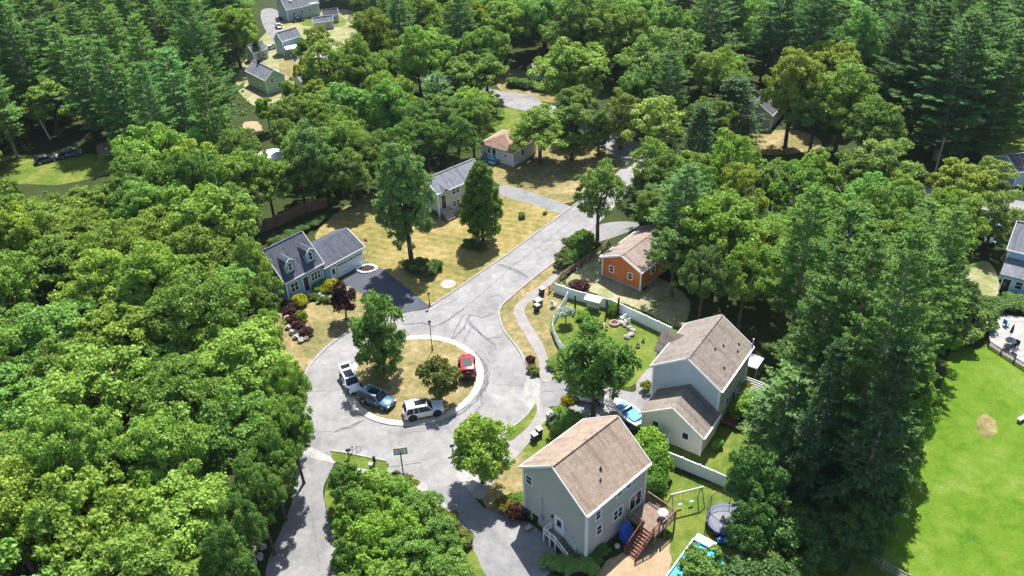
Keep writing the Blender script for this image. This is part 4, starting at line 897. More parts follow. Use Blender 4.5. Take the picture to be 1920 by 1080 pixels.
# ------------------------------------------------------------------ lamps, poles, signs
def street_lamp(bx, by, h, label):
    p = at(bx, by); t = empty('street_lamp', (p.x, p.y, .1), 0, label, 'lamp')
    b = MB(); b.tube([(0, 0, 0), (0, 0, .5), (0, 0, .55), (0, 0, h-.5)], [.09, .09, .05, .045], 8); b.build('pole', M['black'], t)
    b = MB(); b.lathe([(.03, h-.5), (.14, h-.46), (.16, h-.42)], 8); b.build('lamp_base', M['black'], t)
    b = MB(); b.lathe([(.11, h-.42), (.17, h-.14)], 8); b.build('lamp_glass', M['lamp_glass'], t)
    b = MB(); b.lathe([(.22, h-.15), (.20, h-.1), (.05, h+.03), (.02, h+.1), (.001, h+.12)], 8); b.build('lamp_cap', M['black'], t)
    return t
street_lamp(811, 659, 4.5, 'tall black street lamp standing on the traffic island')
street_lamp(806, 575, 2.1, 'short black post lamp beside the dark driveway entrance')
def utility_pole(bx, by, ty, label, arm=1):
    p = at(bx, by); h = 1
    for k in range(400):
        if pix((p.x, p.y, h))[1] < ty: break
        h += .05
    t = empty('utility_pole', p, 0, label, 'utility pole')
    b = MB(); b.tube([(0, 0, 0), (0, 0, h)], [.17, .12], 8); b.build('pole', M['pole_wood'], t)
    b = MB(); b.bar((-1.1, 0, h-.6), (1.1, 0, h-.6), .1, .12); b.build('crossarm', M['pole_wood'], t)
    for x in (-.95, 0, .95): b = MB(); b.lathe([(.05, h-.54), (.07, h-.46), (.03, h-.36), (.001, h-.35)], 8, (x, 0, 0)); b.build('insulator', M['metal'], t)
    return t, h
u1, hu1 = utility_pole(1747, 345, 258, 'weathered utility pole standing before the tall pines at right')
u2, hu2 = utility_pole(924, 150, 96, 'utility pole by the road at upper centre')
def wire(a, c, sag, label, r=.025):
    a, c = Vector(a), Vector(c); P = []
    for k in range(17): u = k/16; P.append(a.lerp(c, u)-Vector((0, 0, sag*4*u*(1-u))))
    b = MB(); b.tube(P, r, 5); return tag(b.build('power_line', M['black']), label, 'cable')
w2 = Vector(u2.location)+Vector((0, 0, hu2-.5)); w1 = Vector(u1.location)+Vector((0, 0, hu1-.5))
wire(w2+Vector((.95, 0, 0)), at(1010, 170, 5), 1.2, 'black overhead line from the pole to the tan-roofed cottage')
wire(w2+Vector((-.95, 0, 0)), at(1060, 195, 6), 1.6, 'black overhead line crossing the far road at upper centre')
wire(w1, at(1880, 270, 6), 1.5, 'thin overhead line from the right pole to the dark-roofed house')
# basketball hoop
p = at(757, 893); t = empty('basketball_hoop', p, .1, 'portable basketball hoop with white backboard at the kerb', 'basketball hoop')
b = MB(); b.tube([(0, 0, .1), (0, .0, 2.4), (0, .35, 3.0)], .06, 8); b.build('pole', M['black'], t)
b = MB(); b.box((0, -.3, .12), (.8, 1.1, .22)); b.build('base', M['black'], t, bevel=.06)
b = MB(); b.box((0, .45, 3.05), (1.25, .05, .8)); bb = b.build('backboard', M['white'], t)
b = MB()
for x, z, w, h_ in ((0, 3.43, 1.3, .09), (0, 2.67, 1.3, .09), (-.63, 3.05, .09, .85), (.63, 3.05, .09, .85), (-.22, 3.0, .05, .4), (.22, 3.0, .05, .4), (0, 3.2, .44, .05)): b.box((x, .45, z), (w, .07, h_))
b.build('board_frame', M['wood_red'], bb)
b = MB(); rp = [(.23*math.cos(a*math.pi/6), .75+.23*math.sin(a*math.pi/6), 2.75) for a in range(13)]; b.tube(rp, .018, 6); b.build('rim', M['tail'], t)
# post boxes
def mailbox(px, label, wood='black'):
    p = at(*px); t = empty('mailbox', p, .3, label, 'mailbox'); b = MB(); b.box((0, 0, .5), (.1, .1, 1.0)); b.build('post', M[wood], t)
    b = MB(); b.box((0, 0, 1.08), (.5, .2, .16)); b.tube([(-.25, 0, 1.16), (.25, 0, 1.16)], .1, 10); b.build('box', M['black'], t)
    b = MB(); b.box((.1, -.12, 1.22), (.03, .02, .18)); b.build('flag', M['tail'], t)
mailbox((655, 858), 'black mailbox on a post at the left end of the kerb grass strip')
mailbox((849, 850), 'black mailbox left of the round bright tree')
# two-wheelers
def bicycle(px, rz, label, col='metal', lying=False, s=1.0):
    p = at(*px); t = empty('bicycle', p, rz, label, 'bicycle'); t.scale = (s, s, s)
    if lying: t.rotation_euler = (R(78), 0, rz); t.location.z = .12
    for x in (-.5, .5):
        b = MB(); rp = [(x+.33*math.cos(a*math.pi/9), 0, .34+.33*math.sin(a*math.pi/9)) for a in range(19)]; b.tube(rp, .025, 6)
        for k in range(6): a = k*math.pi/3; b.tube([(x, 0, .34), (x+.32*math.cos(a), 0, .34+.32*math.sin(a))], .006, 4)
        b.build('wheel', M['tyre'], t)
    b = MB()
    for u, v in (((-.5, 0, .34), (-.15, 0, .8)), ((-.5, 0, .34), (-.08, 0, .3)), ((-.08, 0, .3), (-.18, 0, .88)), ((-.08, 0, .3), (.36, 0, .82)), ((-.16, 0, .8), (.36, 0, .84)), ((.5, 0, .34), (.34, 0, .98))): b.tube([u, v], .02, 6)
    b.build('frame', M[col], t)
    b = MB(); b.box((-.19, 0, .92), (.24, .13, .05)); b.build('saddle', M['black'], t)
    b = MB(); b.tube([(.30, -.26, 1.0), (.36, 0, .98), (.30, .26, 1.0)], .016, 6); b.build('handlebar', M['black'], t)
bicycle((665, 848), .4, 'pale child bicycle standing by the kerb near the left mailbox', 'metal', s=.9)
bicycle((1075, 752), 2.4, 'bicycle standing left in the driveway row under the yard tree', 'white')
bicycle((1150, 757), 2.0, 'silver bicycle between the yard tree and the boat', 'metal')
def grill(px, label):
    p = at(*px); t = empty('motor_scooter', p, 1.4, label, 'scooter')
    for x in (-.55, .55): b = MB(); b.tube([(x, -.07, .24), (x, .07, .24)], .24, 14); b.build('wheel', M['tyre'], t)
    b = MB(); b.box((-.25, 0, .55), (.8, .34, .36)); b.box((.1, 0, .35), (.5, .32, .1)); b.bar((.42, 0, .35), (.55, 0, 1.0), .3, .12); b.build('body', M['black'], t, bevel=.05)
    b = MB(); b.box((-.3, 0, .77), (.7, .28, .1)); b.build('seat', M['black'], t, bevel=.03)
    b = MB(); b.tube([(.5, -.3, 1.05), (.55, 0, 1.0), (.5, .3, 1.05)], .02, 6); b.build('handlebar', M['metal'], t)
    b = MB(); b.box((-.55, 0, .98), (.35, .35, .3)); b.build('top_box', M['white'], t, bevel=.03)
grill((700, 876), 'small scooter with a white top box parked on the kerb grass')
# wheelie bins and cabinets
M['bin_green'] = mat('green_bin_plastic', (.03, .10, .06), .5); M['cab_green'] = mat('cabinet_green', (.11, .16, .11), .5); M['bin_top'] = mat('pale_grey_lid', (.38, .38, .33), .6)  # bin_top is one flat pale grey, lighter than the bin and cabinet bodies
def bin_(px, label, m='black', lid='bin_top', s=1.0, group=None):
    p = at(*px); t = empty('wheelie_bin', p, .6, label, 'bin', group); t.scale = (s, s, s)
    b = MB(); b.face_strip([(-.22, -.25, .05), (.22, -.25, .05), (.22, .25, .05), (-.22, .25, .05), (-.28, -.32, .95), (.28, -.32, .95), (.28, .32, .95), (-.28, .32, .95)], [(3, 2, 1, 0), (4, 5, 6, 7), (0, 1, 5, 4), (1, 2, 6, 5), (2, 3, 7, 6), (3, 0, 4, 7)]); b.build('body', M[m], t)
    b = MB(); b.box((0, -.02, 1.0), (.62, .72, .07)); b.build('lid', M[lid], t, bevel=.02)
    for x in (-.26, .26): b = MB(); b.tube([(x-.03, .28, .1), (x+.03, .28, .1)], .1, 10); b.build('wheel', M['tyre'], t)
bin_((1002, 826), 'dark wheelie bin beside the lower footpath, left of the pair', group='bins by the lower footpath'); bin_((1011, 816), 'dark wheelie bin beside the lower footpath, right of the pair', group='bins by the lower footpath')
bin_((1007, 583), 'black bin by the curved footpath, nearer of the pair', group='bins by the curved footpath'); bin_((1016, 552), 'grey-lidded bin by the split-rail fence end', lid='bin_top')
bin_((993, 968), 'green bin against the shaded gable wall', 'bin_green', 'bin_green'); bin_((1007, 978), 'black bin against the shaded gable wall', 'black', 'black')
def cabinet(px, label, sz=(.8, .8, .9), m='cab_green', rz=.6):
    p = at(*px); t = empty('utility_cabinet', p, rz, label, 'utility box')
    b = MB(); b.box((0, 0, sz[2]/2+.06), sz); b.build('cabinet', M[m], t, bevel=.03); b = MB(); b.box((0, 0, .04), (sz[0]+.2, sz[1]+.2, .08)); b.build('plinth', M['stone'], t)
    b = MB(); b.box((0, 0, sz[2]+.09), (sz[0]+.06, sz[1]+.06, .07)); b.build('lid', M['bin_top'], t, bevel=.02)
    b = MB(); b.box((0, -sz[1]/2-.01, sz[2]*.5), (.05, .03, .15)); b.build('handle', M['metal'], t)
cabinet((1033, 790), 'green utility cabinet standing on the grass above the brown-roofed house', (.75, .7, 1.0))
cabinet((1009, 572), 'square green utility cabinet by the curved footpath', (.9, .9, .8))
# garden things
M['canvas'] = mat('canvas', (.62, .62, .50), .8); M['toy_red'] = mat('toy_red', (.5, .04, .04), .4); M['toy_blue'] = mat('toy_blue', (.04, .25, .55), .4); M['toy_green'] = mat('toy_green', (.15, .5, .12), .4)
p = at(1112, 580); t = empty('garden_swing', p, -.5, 'garden swing seat with a pale canopy before the white fence', 'swing seat')
for x in (-.95, .95):
    for y in (-.5, .5): b = MB(); b.tube([(x, y, 0), (x, y*.3, 1.7)], .025, 6); b.build('leg', M['metal'], t)
b = MB(); P = [(-1.1, -.6, 1.65), (1.1, -.6, 1.65), (1.1, 0, 1.85), (-1.1, 0, 1.85), (1.1, .6, 1.65), (-1.1, .6, 1.65)]; b.face_strip(P+[(x, y, z-.04) for x, y, z in P], [(0, 1, 2, 3), (3, 2, 4, 5), (6, 9, 8, 7), (9, 11, 10, 8), (0, 6, 7, 1), (4, 10, 11, 5), (0, 3, 9, 6), (3, 5, 11, 9), (1, 7, 8, 2), (2, 8, 10, 4)]); b.build('canopy', M['canvas'], t)
b = MB(); b.box((0, 0, .5), (1.6, .5, .08)); b.box((0, .26, .75), (1.6, .06, .45)); b.build('seat', M['canvas'], t)
for i, (x, y, lb) in enumerate([(1078, 584, 'dark garden post nearest the picket fence'), (1137, 592, 'dark arbour post, left of the two by the rose bush'), (1159, 588, 'dark arbour post, right of the two by the rose bush')]):
    p = at(x, y); t = empty('arbour_post', p, 0, lb, 'post', 'dark garden posts'); b = MB(); b.box((0, 0, 1.1), (.22, .22, 2.2)); b.build('post', M['black'], t); b = MB(); b.blob((0, 0, 2.3), (.14, .14, .14), 8, jit=0); b.build('finial', M['black'], t)
p = at(1152, 608); t = empty('fire_pit', p, 0, 'round red-rimmed fire pit on the garden lawn', 'fire pit'); b = MB(); b.lathe([(.62, 0), (.64, .3), (.44, .3), (.42, .05), (.001, .05)], 20); b.build('ring', mat('pink_brick', (.45, .22, .19), .8, noise=(5, .4)), t); b = MB(); b.lathe([(.42, .2), (.001, .25)], 14); b.build('grate', M['black'], t)
for i, (x, y) in enumerate([(1165, 607), (1172, 611), (1179, 617), (1186, 622), (1183, 629), (1176, 634)]):
    p = at(x, y); b = MB(); b.blob((0, 0, .18), (.42, .36, .3), 8, i, .2); o = b.build('garden_boulder', M['stone'] if i % 2 else M['kerb']); o.location = p; tag(o, 'pale boulder in the curved row beside the fire pit', 'boulder', 'boulders by the fire pit')
def chair(px, rz, label, m='white'):
    p = at(*px); t = empty('garden_chair', p, rz, label, 'chair')
    b = MB(); b.box((0, 0, .42), (.55, .55, .05)); b.build('seat', M[m], t); b = MB(); b.box((-.27, 0, .75), (.05, .55, .6)); b.build('backrest', M[m], t)
    for x in (-.24, .24):
        for y in (-.24, .24): b = MB(); b.bar((x, y, 0), (x, y, .42), .05); b.build('leg', M[m], t)
    b = MB()
    for y in (-.3, .3): b.box((0, y, .62), (.5, .06, .04))
    b.build('armrest', M[m], t)
chair((1168, 600), 2.2, 'white garden chair beside the fire pit'); chair((1176, 607), 1.8, 'white garden chair beyond the fire pit')
chair((1038, 575), .8, 'white garden chair on the dry grass left of the picket fence')
p = at(1012, 975, 0)
# pale bench by picket
for i, (x, y, c1, sz) in enumerate([(1120, 603, 'toy_red', .5), (1128, 612, 'canvas', .7), (1098, 618, 'toy_blue', .45), (1137, 618, 'white', .5), (1071, 618, 'wood', .5), (1206, 640, 'toy_green', .5), (1196, 650, 'canvas', .6), (1085, 596, 'white', .4)]):
    p = at(x, y); t = empty('plant_pot', p, .3*i, ['red planter below the garden swing', 'cream tub on the lawn beside the fire pit', 'blue planter near the pale weeping shrub', 'white tub left of the fire pit', 'wooden tub inside the picket fence bend', 'green planter on the lawn towards the grey house', 'cream tub towards the grey house, beside the green planter', 'small white tub between the picket fence and the swing'][i], 'plant pot', 'garden tubs')
    b = MB(); b.lathe([(.001, .0), (sz*.36, 0), (sz*.5, sz*.7), (sz*.44, sz*.7), (sz*.40, sz*.6), (.001, sz*.6)], 10); b.build('pot', M[c1], t)
    b = MB(); b.blob((0, 0, sz*.8), (sz*.42, sz*.42, sz*.35), 8, i, .3); b.build('plant', M['leaf'], t)
# trampoline
M['tramp_mat'] = mat('trampoline_mat', (.16, .165, .19), .6, noise=(1, .3)); M['net'] = mat('net_black', (.06, .06, .07), .7); M['pad_blue'] = mat('pad_blue', (.03, .06, .16), .5)
p = at(1362, 985); t = empty('trampoline', p, 0, 'round trampoline with enclosure net beside the lower white fence', 'trampoline'); RR = 1.95
b = MB(); b.lathe([(.001, .8), (RR-.3, .8), (RR-.3, .77), (.001, .77)], 28); b.build('jump_mat', M['tramp_mat'], t)
b = MB(); b.lathe([(RR-.32, .83), (RR, .84), (RR, .76), (RR-.32, .78)], 28); b.build('edge_pad', M['pad_blue'], t)
for k in range(6):
    a = k*math.pi/3+.2; b = MB(); b.tube([(RR*math.cos(a), RR*math.sin(a), 0), (RR*math.cos(a), RR*math.sin(a), 2.5)], .035, 6); b.build('net_pole', M['black'], t)
b = MB(); b.tube([(RR*math.cos(k*math.pi/14), RR*math.sin(k*math.pi/14), 2.48) for k in range(29)], .03, 6)
for k in range(56):
    a = k*math.pi/28; b.tube([(RR*.98*math.cos(a), RR*.98*math.sin(a), .85), (RR*.98*math.cos(a), RR*.98*math.sin(a), 2.46)], .006, 3, cap=False)
for z in [.85+.2*j for j in range(9)]: b.tube([(RR*.98*math.cos(k*math.pi/14), RR*.98*math.sin(k*math.pi/14), z) for k in range(29)], .006, 3, cap=False)
b.build('safety_net', M['net'], t)
# swing frame
p = at(1285, 950); t = empty('swing_frame', p, .25, 'timber swing frame with a long top beam in the lower yard', 'swing')
H_ = 2.2; b = MB(); b.bar((-1.7, 0, H_), (1.7, 0, H_), .12); b.build('top_beam', M['bin_top'], t)
for x in (-1.5, 1.5):
    for y in (-.75, .75): b = MB(); b.bar((x, 0, H_), (x+.15*(1 if x > 0 else -1), y, 0), .08); b.build('leg', M['metal'], t)
for x in (-.6, .6):
    b = MB(); b.box((x, 0, .55), (.45, .2, .04)); st_ = b.build('swing_seat', M['toy_blue'], t)
    b = MB(); b.tube([(x-.2, 0, .55), (x-.2, 0, H_)], .012, 4); b.tube([(x+.2, 0, .55), (x+.2, 0, H_)], .012, 4); b.build('rope', M['black'], st_)
# pool at the bottom edge
M['water'] = layered('pool_water', [(.35, (.02, .36, .48)), (.6, (.06, .52, .62)), (.75, (.16, .62, .70))], [(1.2, .6), (6, .4)], .08, spec=.5)
pA, pB, pC = at(1300, 1012, .9), at(1240, 1095, .9), at(1352, 1030, .9)
d = (pB-pA); rz = math.atan2(d.y, d.x); Lp = 7.2; Wp = 3.6
t = empty('swimming_pool', (pA.x, pA.y, 0), rz, 'rectangular above-ground pool with turquoise water at the bottom edge', 'pool')
sgn = 1 if (math.cos(rz)*(pC-pA).y-math.sin(rz)*(pC-pA).x) > 0 else -1
b = MB(); cy_ = sgn*Wp/2
for c_, d_ in (((Lp/2, 0, .5), (Lp, .12, 1.0)), ((Lp/2, sgn*Wp, .5), (Lp, .12, 1.0)), ((0, cy_, .5), (.12, Wp-.12, 1.0)), ((Lp, cy_, .5), (.12, Wp-.12, 1.0))): b.box(c_, d_)
b.build('pool_wall', M['toy_blue'], t)
b = MB()
for a_, c_ in (((0, 0, 1.03), (Lp, 0, 1.03)), ((0, sgn*Wp, 1.03), (Lp, sgn*Wp, 1.03)), ((0, 0, 1.03), (0, sgn*Wp, 1.03)), ((Lp, 0, 1.03), (Lp, sgn*Wp, 1.03))): b.tube([a_, c_], .07, 8)
b.build('pool_rim', M['vinyl'], t)
b = MB(); b.box((Lp/2, cy_, .42), (Lp-.12, Wp-.12, .84)); b.build('water', M['water'], t)
p = at(1322, 1018, .5); t = empty('folding_table', (p.x, p.y, 0), rz+math.pi/2, 'white folding table standing at the head of the pool', 'table')
b = MB(); b.box((0, 0, .76), (1.9, .8, .05)); b.build('table_top', M['white'], t)
for x in (-.8, .8):
    for y in (-.32, .32): b = MB(); b.bar((x, y, 0), (x, y, .74), .04); b.build('leg', M['metal'], t)
for i, (x, y, c1, lb) in enumerate([(1353, 1018, 'toy_blue', 'blue ride-on toy right of the folding table'), (1371, 1020, 'toy_green', 'green and blue ride-on toy furthest right by the trampoline'), (1341, 1000, 'toy_red', 'small red ride-on toy below the trampoline')]):
    p = at(x, y); t = empty('ride_on_toy', p, .8*i, lb, 'toy')
    b = MB(); b.box((0, 0, .32), (.9, .45, .26)); b.box((.28, 0, .5), (.3, .4, .16)); b.build('body', M[c1], t, bevel=.06)
    b = MB(); b.box((-.2, 0, .55), (.3, .36, .3)); b.build('seat', M['toy_blue'], t, bevel=.04)
    for xx in (-.3, .3):
        for yy in (-.25, .25): b = MB(); b.tube([(xx, yy-.05, .16), (xx, yy+.05, .16)], .16, 10); b.build('wheel', M['black'], t)
# things by the foreground house
def house_pt(q, x, y, z=0): c, s = math.cos(q[2]), math.sin(q[2]); return Vector((q[0]+c*x-s*y, q[1]+s*x+c*y, z))
M['blue_plastic'] = mat('royal_blue_cover', (.02, .09, .42), .5, noise=(2, .2))
p = house_pt(q1, 4.9, -.75); t = empty('covered_shelf', p, q1[2], 'royal blue tarpaulin-covered stand leaning by the back wall of the brown-roofed house', 'covered stand')
b = MB(); P = [(-.7, -.55, 0), (.7, -.55, 0), (.7, .5, 0), (-.7, .5, 0), (-.66, .1, 1.45), (.66, .1, 1.45), (.68, .5, 1.6), (-.68, .5, 1.6)]
b.face_strip(P, [(3, 2, 1, 0), (4, 5, 6, 7), (0, 1, 5, 4), (1, 2, 6, 5), (2, 3, 7, 6), (3, 0, 4, 7)]); b.build('cover', M['blue_plastic'], t, bevel=.08)
b = MB()
for x in (-.6, .6): b.box((x, .45, .05), (.1, .1, .1))
b.build('foot', M['metal'], t)
p = house_pt(q1, .55, -.65); t = empty('propane_tank', p, 0, 'small white gas bottle at the corner of the brown-roofed house', 'gas bottle')
b = MB(); b.lathe([(.14, 0), (.2, .06), (.2, .42), (.14, .52), (.05, .55)], 14); b.build('bottle', M['white'], t, smooth=True); b = MB(); b.lathe([(.1, .54), (.1, .64), (.08, .64), (.08, .54)], 12); b.build('collar', M['metal'], t)
p = house_pt(q1, 3.4, -.8); t = empty('exercise_ball', p, 0, 'grey ball on the ground beside the blue cover', 'ball'); b = MB(); b.blob((0, 0, .28), (.28, .28, .28), 14, jit=0); b.build('ball', M['bin_top'], t, smooth=True)
p = house_pt(q1, 8.0, -2.3, DZ+.03); t = empty('patio_table', p, .3, 'pale round table on the wooden deck', 'table'); b = MB(); b.lathe([(.001, .72), (.5, .72), (.5, .68), (.001, .68)], 18); b.build('table_top', mat('pink_cloth', (.45, .32, .36), .7), t); b = MB(); b.lathe([(.04, 0), (.04, .68)], 8); b.lathe([(.25, 0), (.22, .04), (.04, .05)], 10); b.build('leg', M['metal'], t)
p = at(991, 994); t = empty('doormat_box', p, .7, 'small pale crate on the shaded driveway by the gable wall', 'crate'); b = MB(); b.box((0, 0, .2), (.6, .4, .4)); b.build('crate', M['wood'], t, bevel=.02); b = MB(); b.box((0, 0, .42), (.62, .42, .04)); b.build('lid', M['bin_top'], t)
# flag by the blue house garage
p = at(686, 476); t = empty('flag_pole', p, 0, 'small red flag at the corner of the attached garage', 'flag'); b = MB(); b.tube([(0, 0, 0), (0, 0, 2.6)], .02, 6); b.build('pole', M['white'], t); b = MB(); b.face_strip([(0, 0, 2.55), (.5, -.12, 2.4), (.45, -.1, 1.95), (0, 0, 2.1), (0, .02, 2.55), (.5, -.10, 2.4), (.45, -.08, 1.95), (0, .02, 2.1)], [(0, 1, 2, 3), (7, 6, 5, 4), (0, 4, 5, 1), (1, 5, 6, 2), (2, 6, 7, 3), (3, 7, 4, 0)]); b.build('flag', M['toy_red'], t)
# planting ring at the driveway head
p = at(688, 505); t = empty('flower_ring', p, 0, 'round white-edged flower bed at the garage end of the dark driveway', 'flower bed')
b = MB()
for k in range(22): a = k*2*math.pi/22; b.blob((1.35*math.cos(a), .95*math.sin(a), .12), (.24, .2, .18), 6, k, .25)
b.build('stone_ring', M['white'], t); b = MB(); b.lathe([(1.25, .06), (.7, .16), (.001, .2)], 20); o = b.build('soil', M['mulch'], t); o.scale = (1, .7, 1)
p = at(840, 533); b = MB(); b.lathe([(.001, .07), (.95, .07), (1.05, .05), (1.05, 0)], 24); o = b.build('stone_disc', M['stone']); o.location = p; tag(o, 'pale round stone disc set in the dry lawn by the street', 'stone slab')
# curved pale border of the front bed
pts = smooth_line([at(*q) for q in [(590, 545), (600, 553), (612, 556), (626, 558), (640, 552), (655, 540)]], False, 5); b = MB(); o0 = pts[0]
for i, q in enumerate(pts): b.blob(((q-o0).x, (q-o0).y, .1), (.34, .28, .17), 7, i, .25)
o = b.build('stone_border', M['stone']); o.location = o0; tag(o, 'curved row of pale stones edging the shrub bed of the blue cape house', 'stone border')
# retaining boulders by the woods
rgb = random.Random(5)
for i, (x, y) in enumerate([(540, 600), (547, 608), (554, 614), (541, 616), (560, 622), (548, 625), (569, 630), (557, 634), (575, 637), (565, 640)]):
    p = at(x, y); b = MB(); b.blob((0, 0, .25), (rgb.uniform(.4, .7), rgb.uniform(.35, .55), .35), 8, i, .22); o = b.build('garden_boulder', M['stone']); o.location = p; o.rotation_euler.z = i; tag(o, 'grey boulder on the bank between the purple shrubs and the woods', 'boulder', 'boulders on the bank')
for i, (x, y) in enumerate([(470, 1040), (480, 1030), (488, 1046), (476, 1060), (495, 1028), (485, 1015), (465, 1068)]):
    p = at(x, y); b = MB(); b.blob((0, 0, .2), (rgb.uniform(.3, .6), rgb.uniform(.3, .5), .3), 8, i+20, .22); o = b.build('garden_boulder', M['stone']); o.location = p; o.rotation_euler.z = i; tag(o, 'grey boulder in the shade at the left edge of the lower driveway', 'boulder', 'boulders by the lower driveway')
# raised flower bed by the footpath
p = at(997, 688); t = empty('raised_bed', p, -1.45, 'narrow timber-edged flower bed between the road and the footpath', 'flower bed')
b = MB()
for y in (-.5, .5): b.box((0, y, .18), (2.6, .12, .34))
for x in (-1.3, 1.3): b.box((x, 0, .18), (.12, .9, .34))
b.build('timber_edge', M['wood_red'], t); b = MB(); b.box((0, 0, .12), (2.5, .9, .22)); b.build('soil', M['mulch'], t)
# patio furniture
p = at(1890, 640, .09); t = empty('patio_umbrella', p, 0, 'closed dark umbrella standing on the pale patio at right', 'umbrella'); b = MB(); b.tube([(0, 0, 0), (0, 0, 2.4)], .03, 6); b.build('pole', M['metal'], t); b = MB(); b.lathe([(.05, 2.5), (.16, 1.9), (.2, 1.3), (.05, 1.25)], 8); b.build('canopy', M['p_dark'], t)
p = at(1893, 647, .09); t = empty('patio_table', p, .2, 'glass table on the pale patio beside the closed umbrella', 'table'); b = MB(); b.lathe([(.001, .72), (.65, .72), (.65, .68), (.001, .68)], 18); b.build('table_top', M['glass'], t)
for k in range(4): a = k*math.pi/2; b = MB(); b.bar((.5*math.cos(a), .5*math.sin(a), 0), (.5*math.cos(a), .5*math.sin(a), .7), .04); b.build('leg', M['metal'], t)
for i, (x, y, r_) in enumerate([(1885, 655, 1.2), (1902, 652, 3.5), (1898, 662, 2.0), (1885, 612, .3)]): 
    chair((x, y), r_, ['dark patio chair left of the glass table', 'dark patio chair right of the glass table', 'dark patio chair in front of the glass table', 'blue chair at the shaded back of the patio'][i], 'p_dark' if i < 3 else 'toy_blue')
p = at(1916, 788); t = empty('garden_bench', p, .5, 'grey bench standing on the bright field at the right edge', 'bench'); b = MB(); b.box((0, 0, .45), (1.5, .4, .06)); b.build('seat', M['metal'], t)
for x in (-.6, .6): b = MB(); b.box((x, 0, .22), (.08, .36, .42)); b.build('leg', M['metal'], t)
# ------------------------------------------------------------------ trees
def card_mesh(name, C, N, half, mat_, asp=.62, rng=None, along=None):
    """C centres, N normals, half sizes; one quad per leaf spray"""
    n = len(C); A = rng.normal(size=(n, 3)) if along is None else along+rng.normal(size=(n, 3))*.35
    A -= N*np.sum(A*N, 1)[:, None]; A /= np.linalg.norm(A, axis=1)[:, None]+1e-9; B = np.cross(N, A)
    a = A*half[:, None]; b = B*(half*asp)[:, None]; bend = N*(half*.22)[:, None]
    V = np.stack([C-a-bend, C-b*1.0+a*.1, C+a-bend, C+b*1.0-a*.1], 1).reshape(-1, 3)
    me = bpy.data.meshes.new(name); me.vertices.add(4*n); me.vertices.foreach_set('co', V.ravel().astype(np.float32))
    me.loops.add(4*n); me.loops.foreach_set('vertex_index', np.arange(4*n, dtype=np.int32)); me.polygons.add(n)
    me.polygons.foreach_set('loop_start', np.arange(0, 4*n, 4, dtype=np.int32)); me.polygons.foreach_set('loop_total', np.full(n, 4, dtype=np.int32))
    me.update(calc_edges=True); me.materials.append(mat_); return me
def unit(v): return v/(np.linalg.norm(v, axis=-1, keepdims=True)+1e-9)
def trunk_mesh(name, limbs, mat_):
    mb = MB()
    for pts, rad in limbs: mb.tube(pts, rad, 7)
    me = bpy.data.meshes.new(name); me.from_pydata(mb.v, [], mb.f); me.update(); me.materials.append(mat_)
    me.polygons.foreach_set('use_smooth', [True]*len(me.polygons)); return me
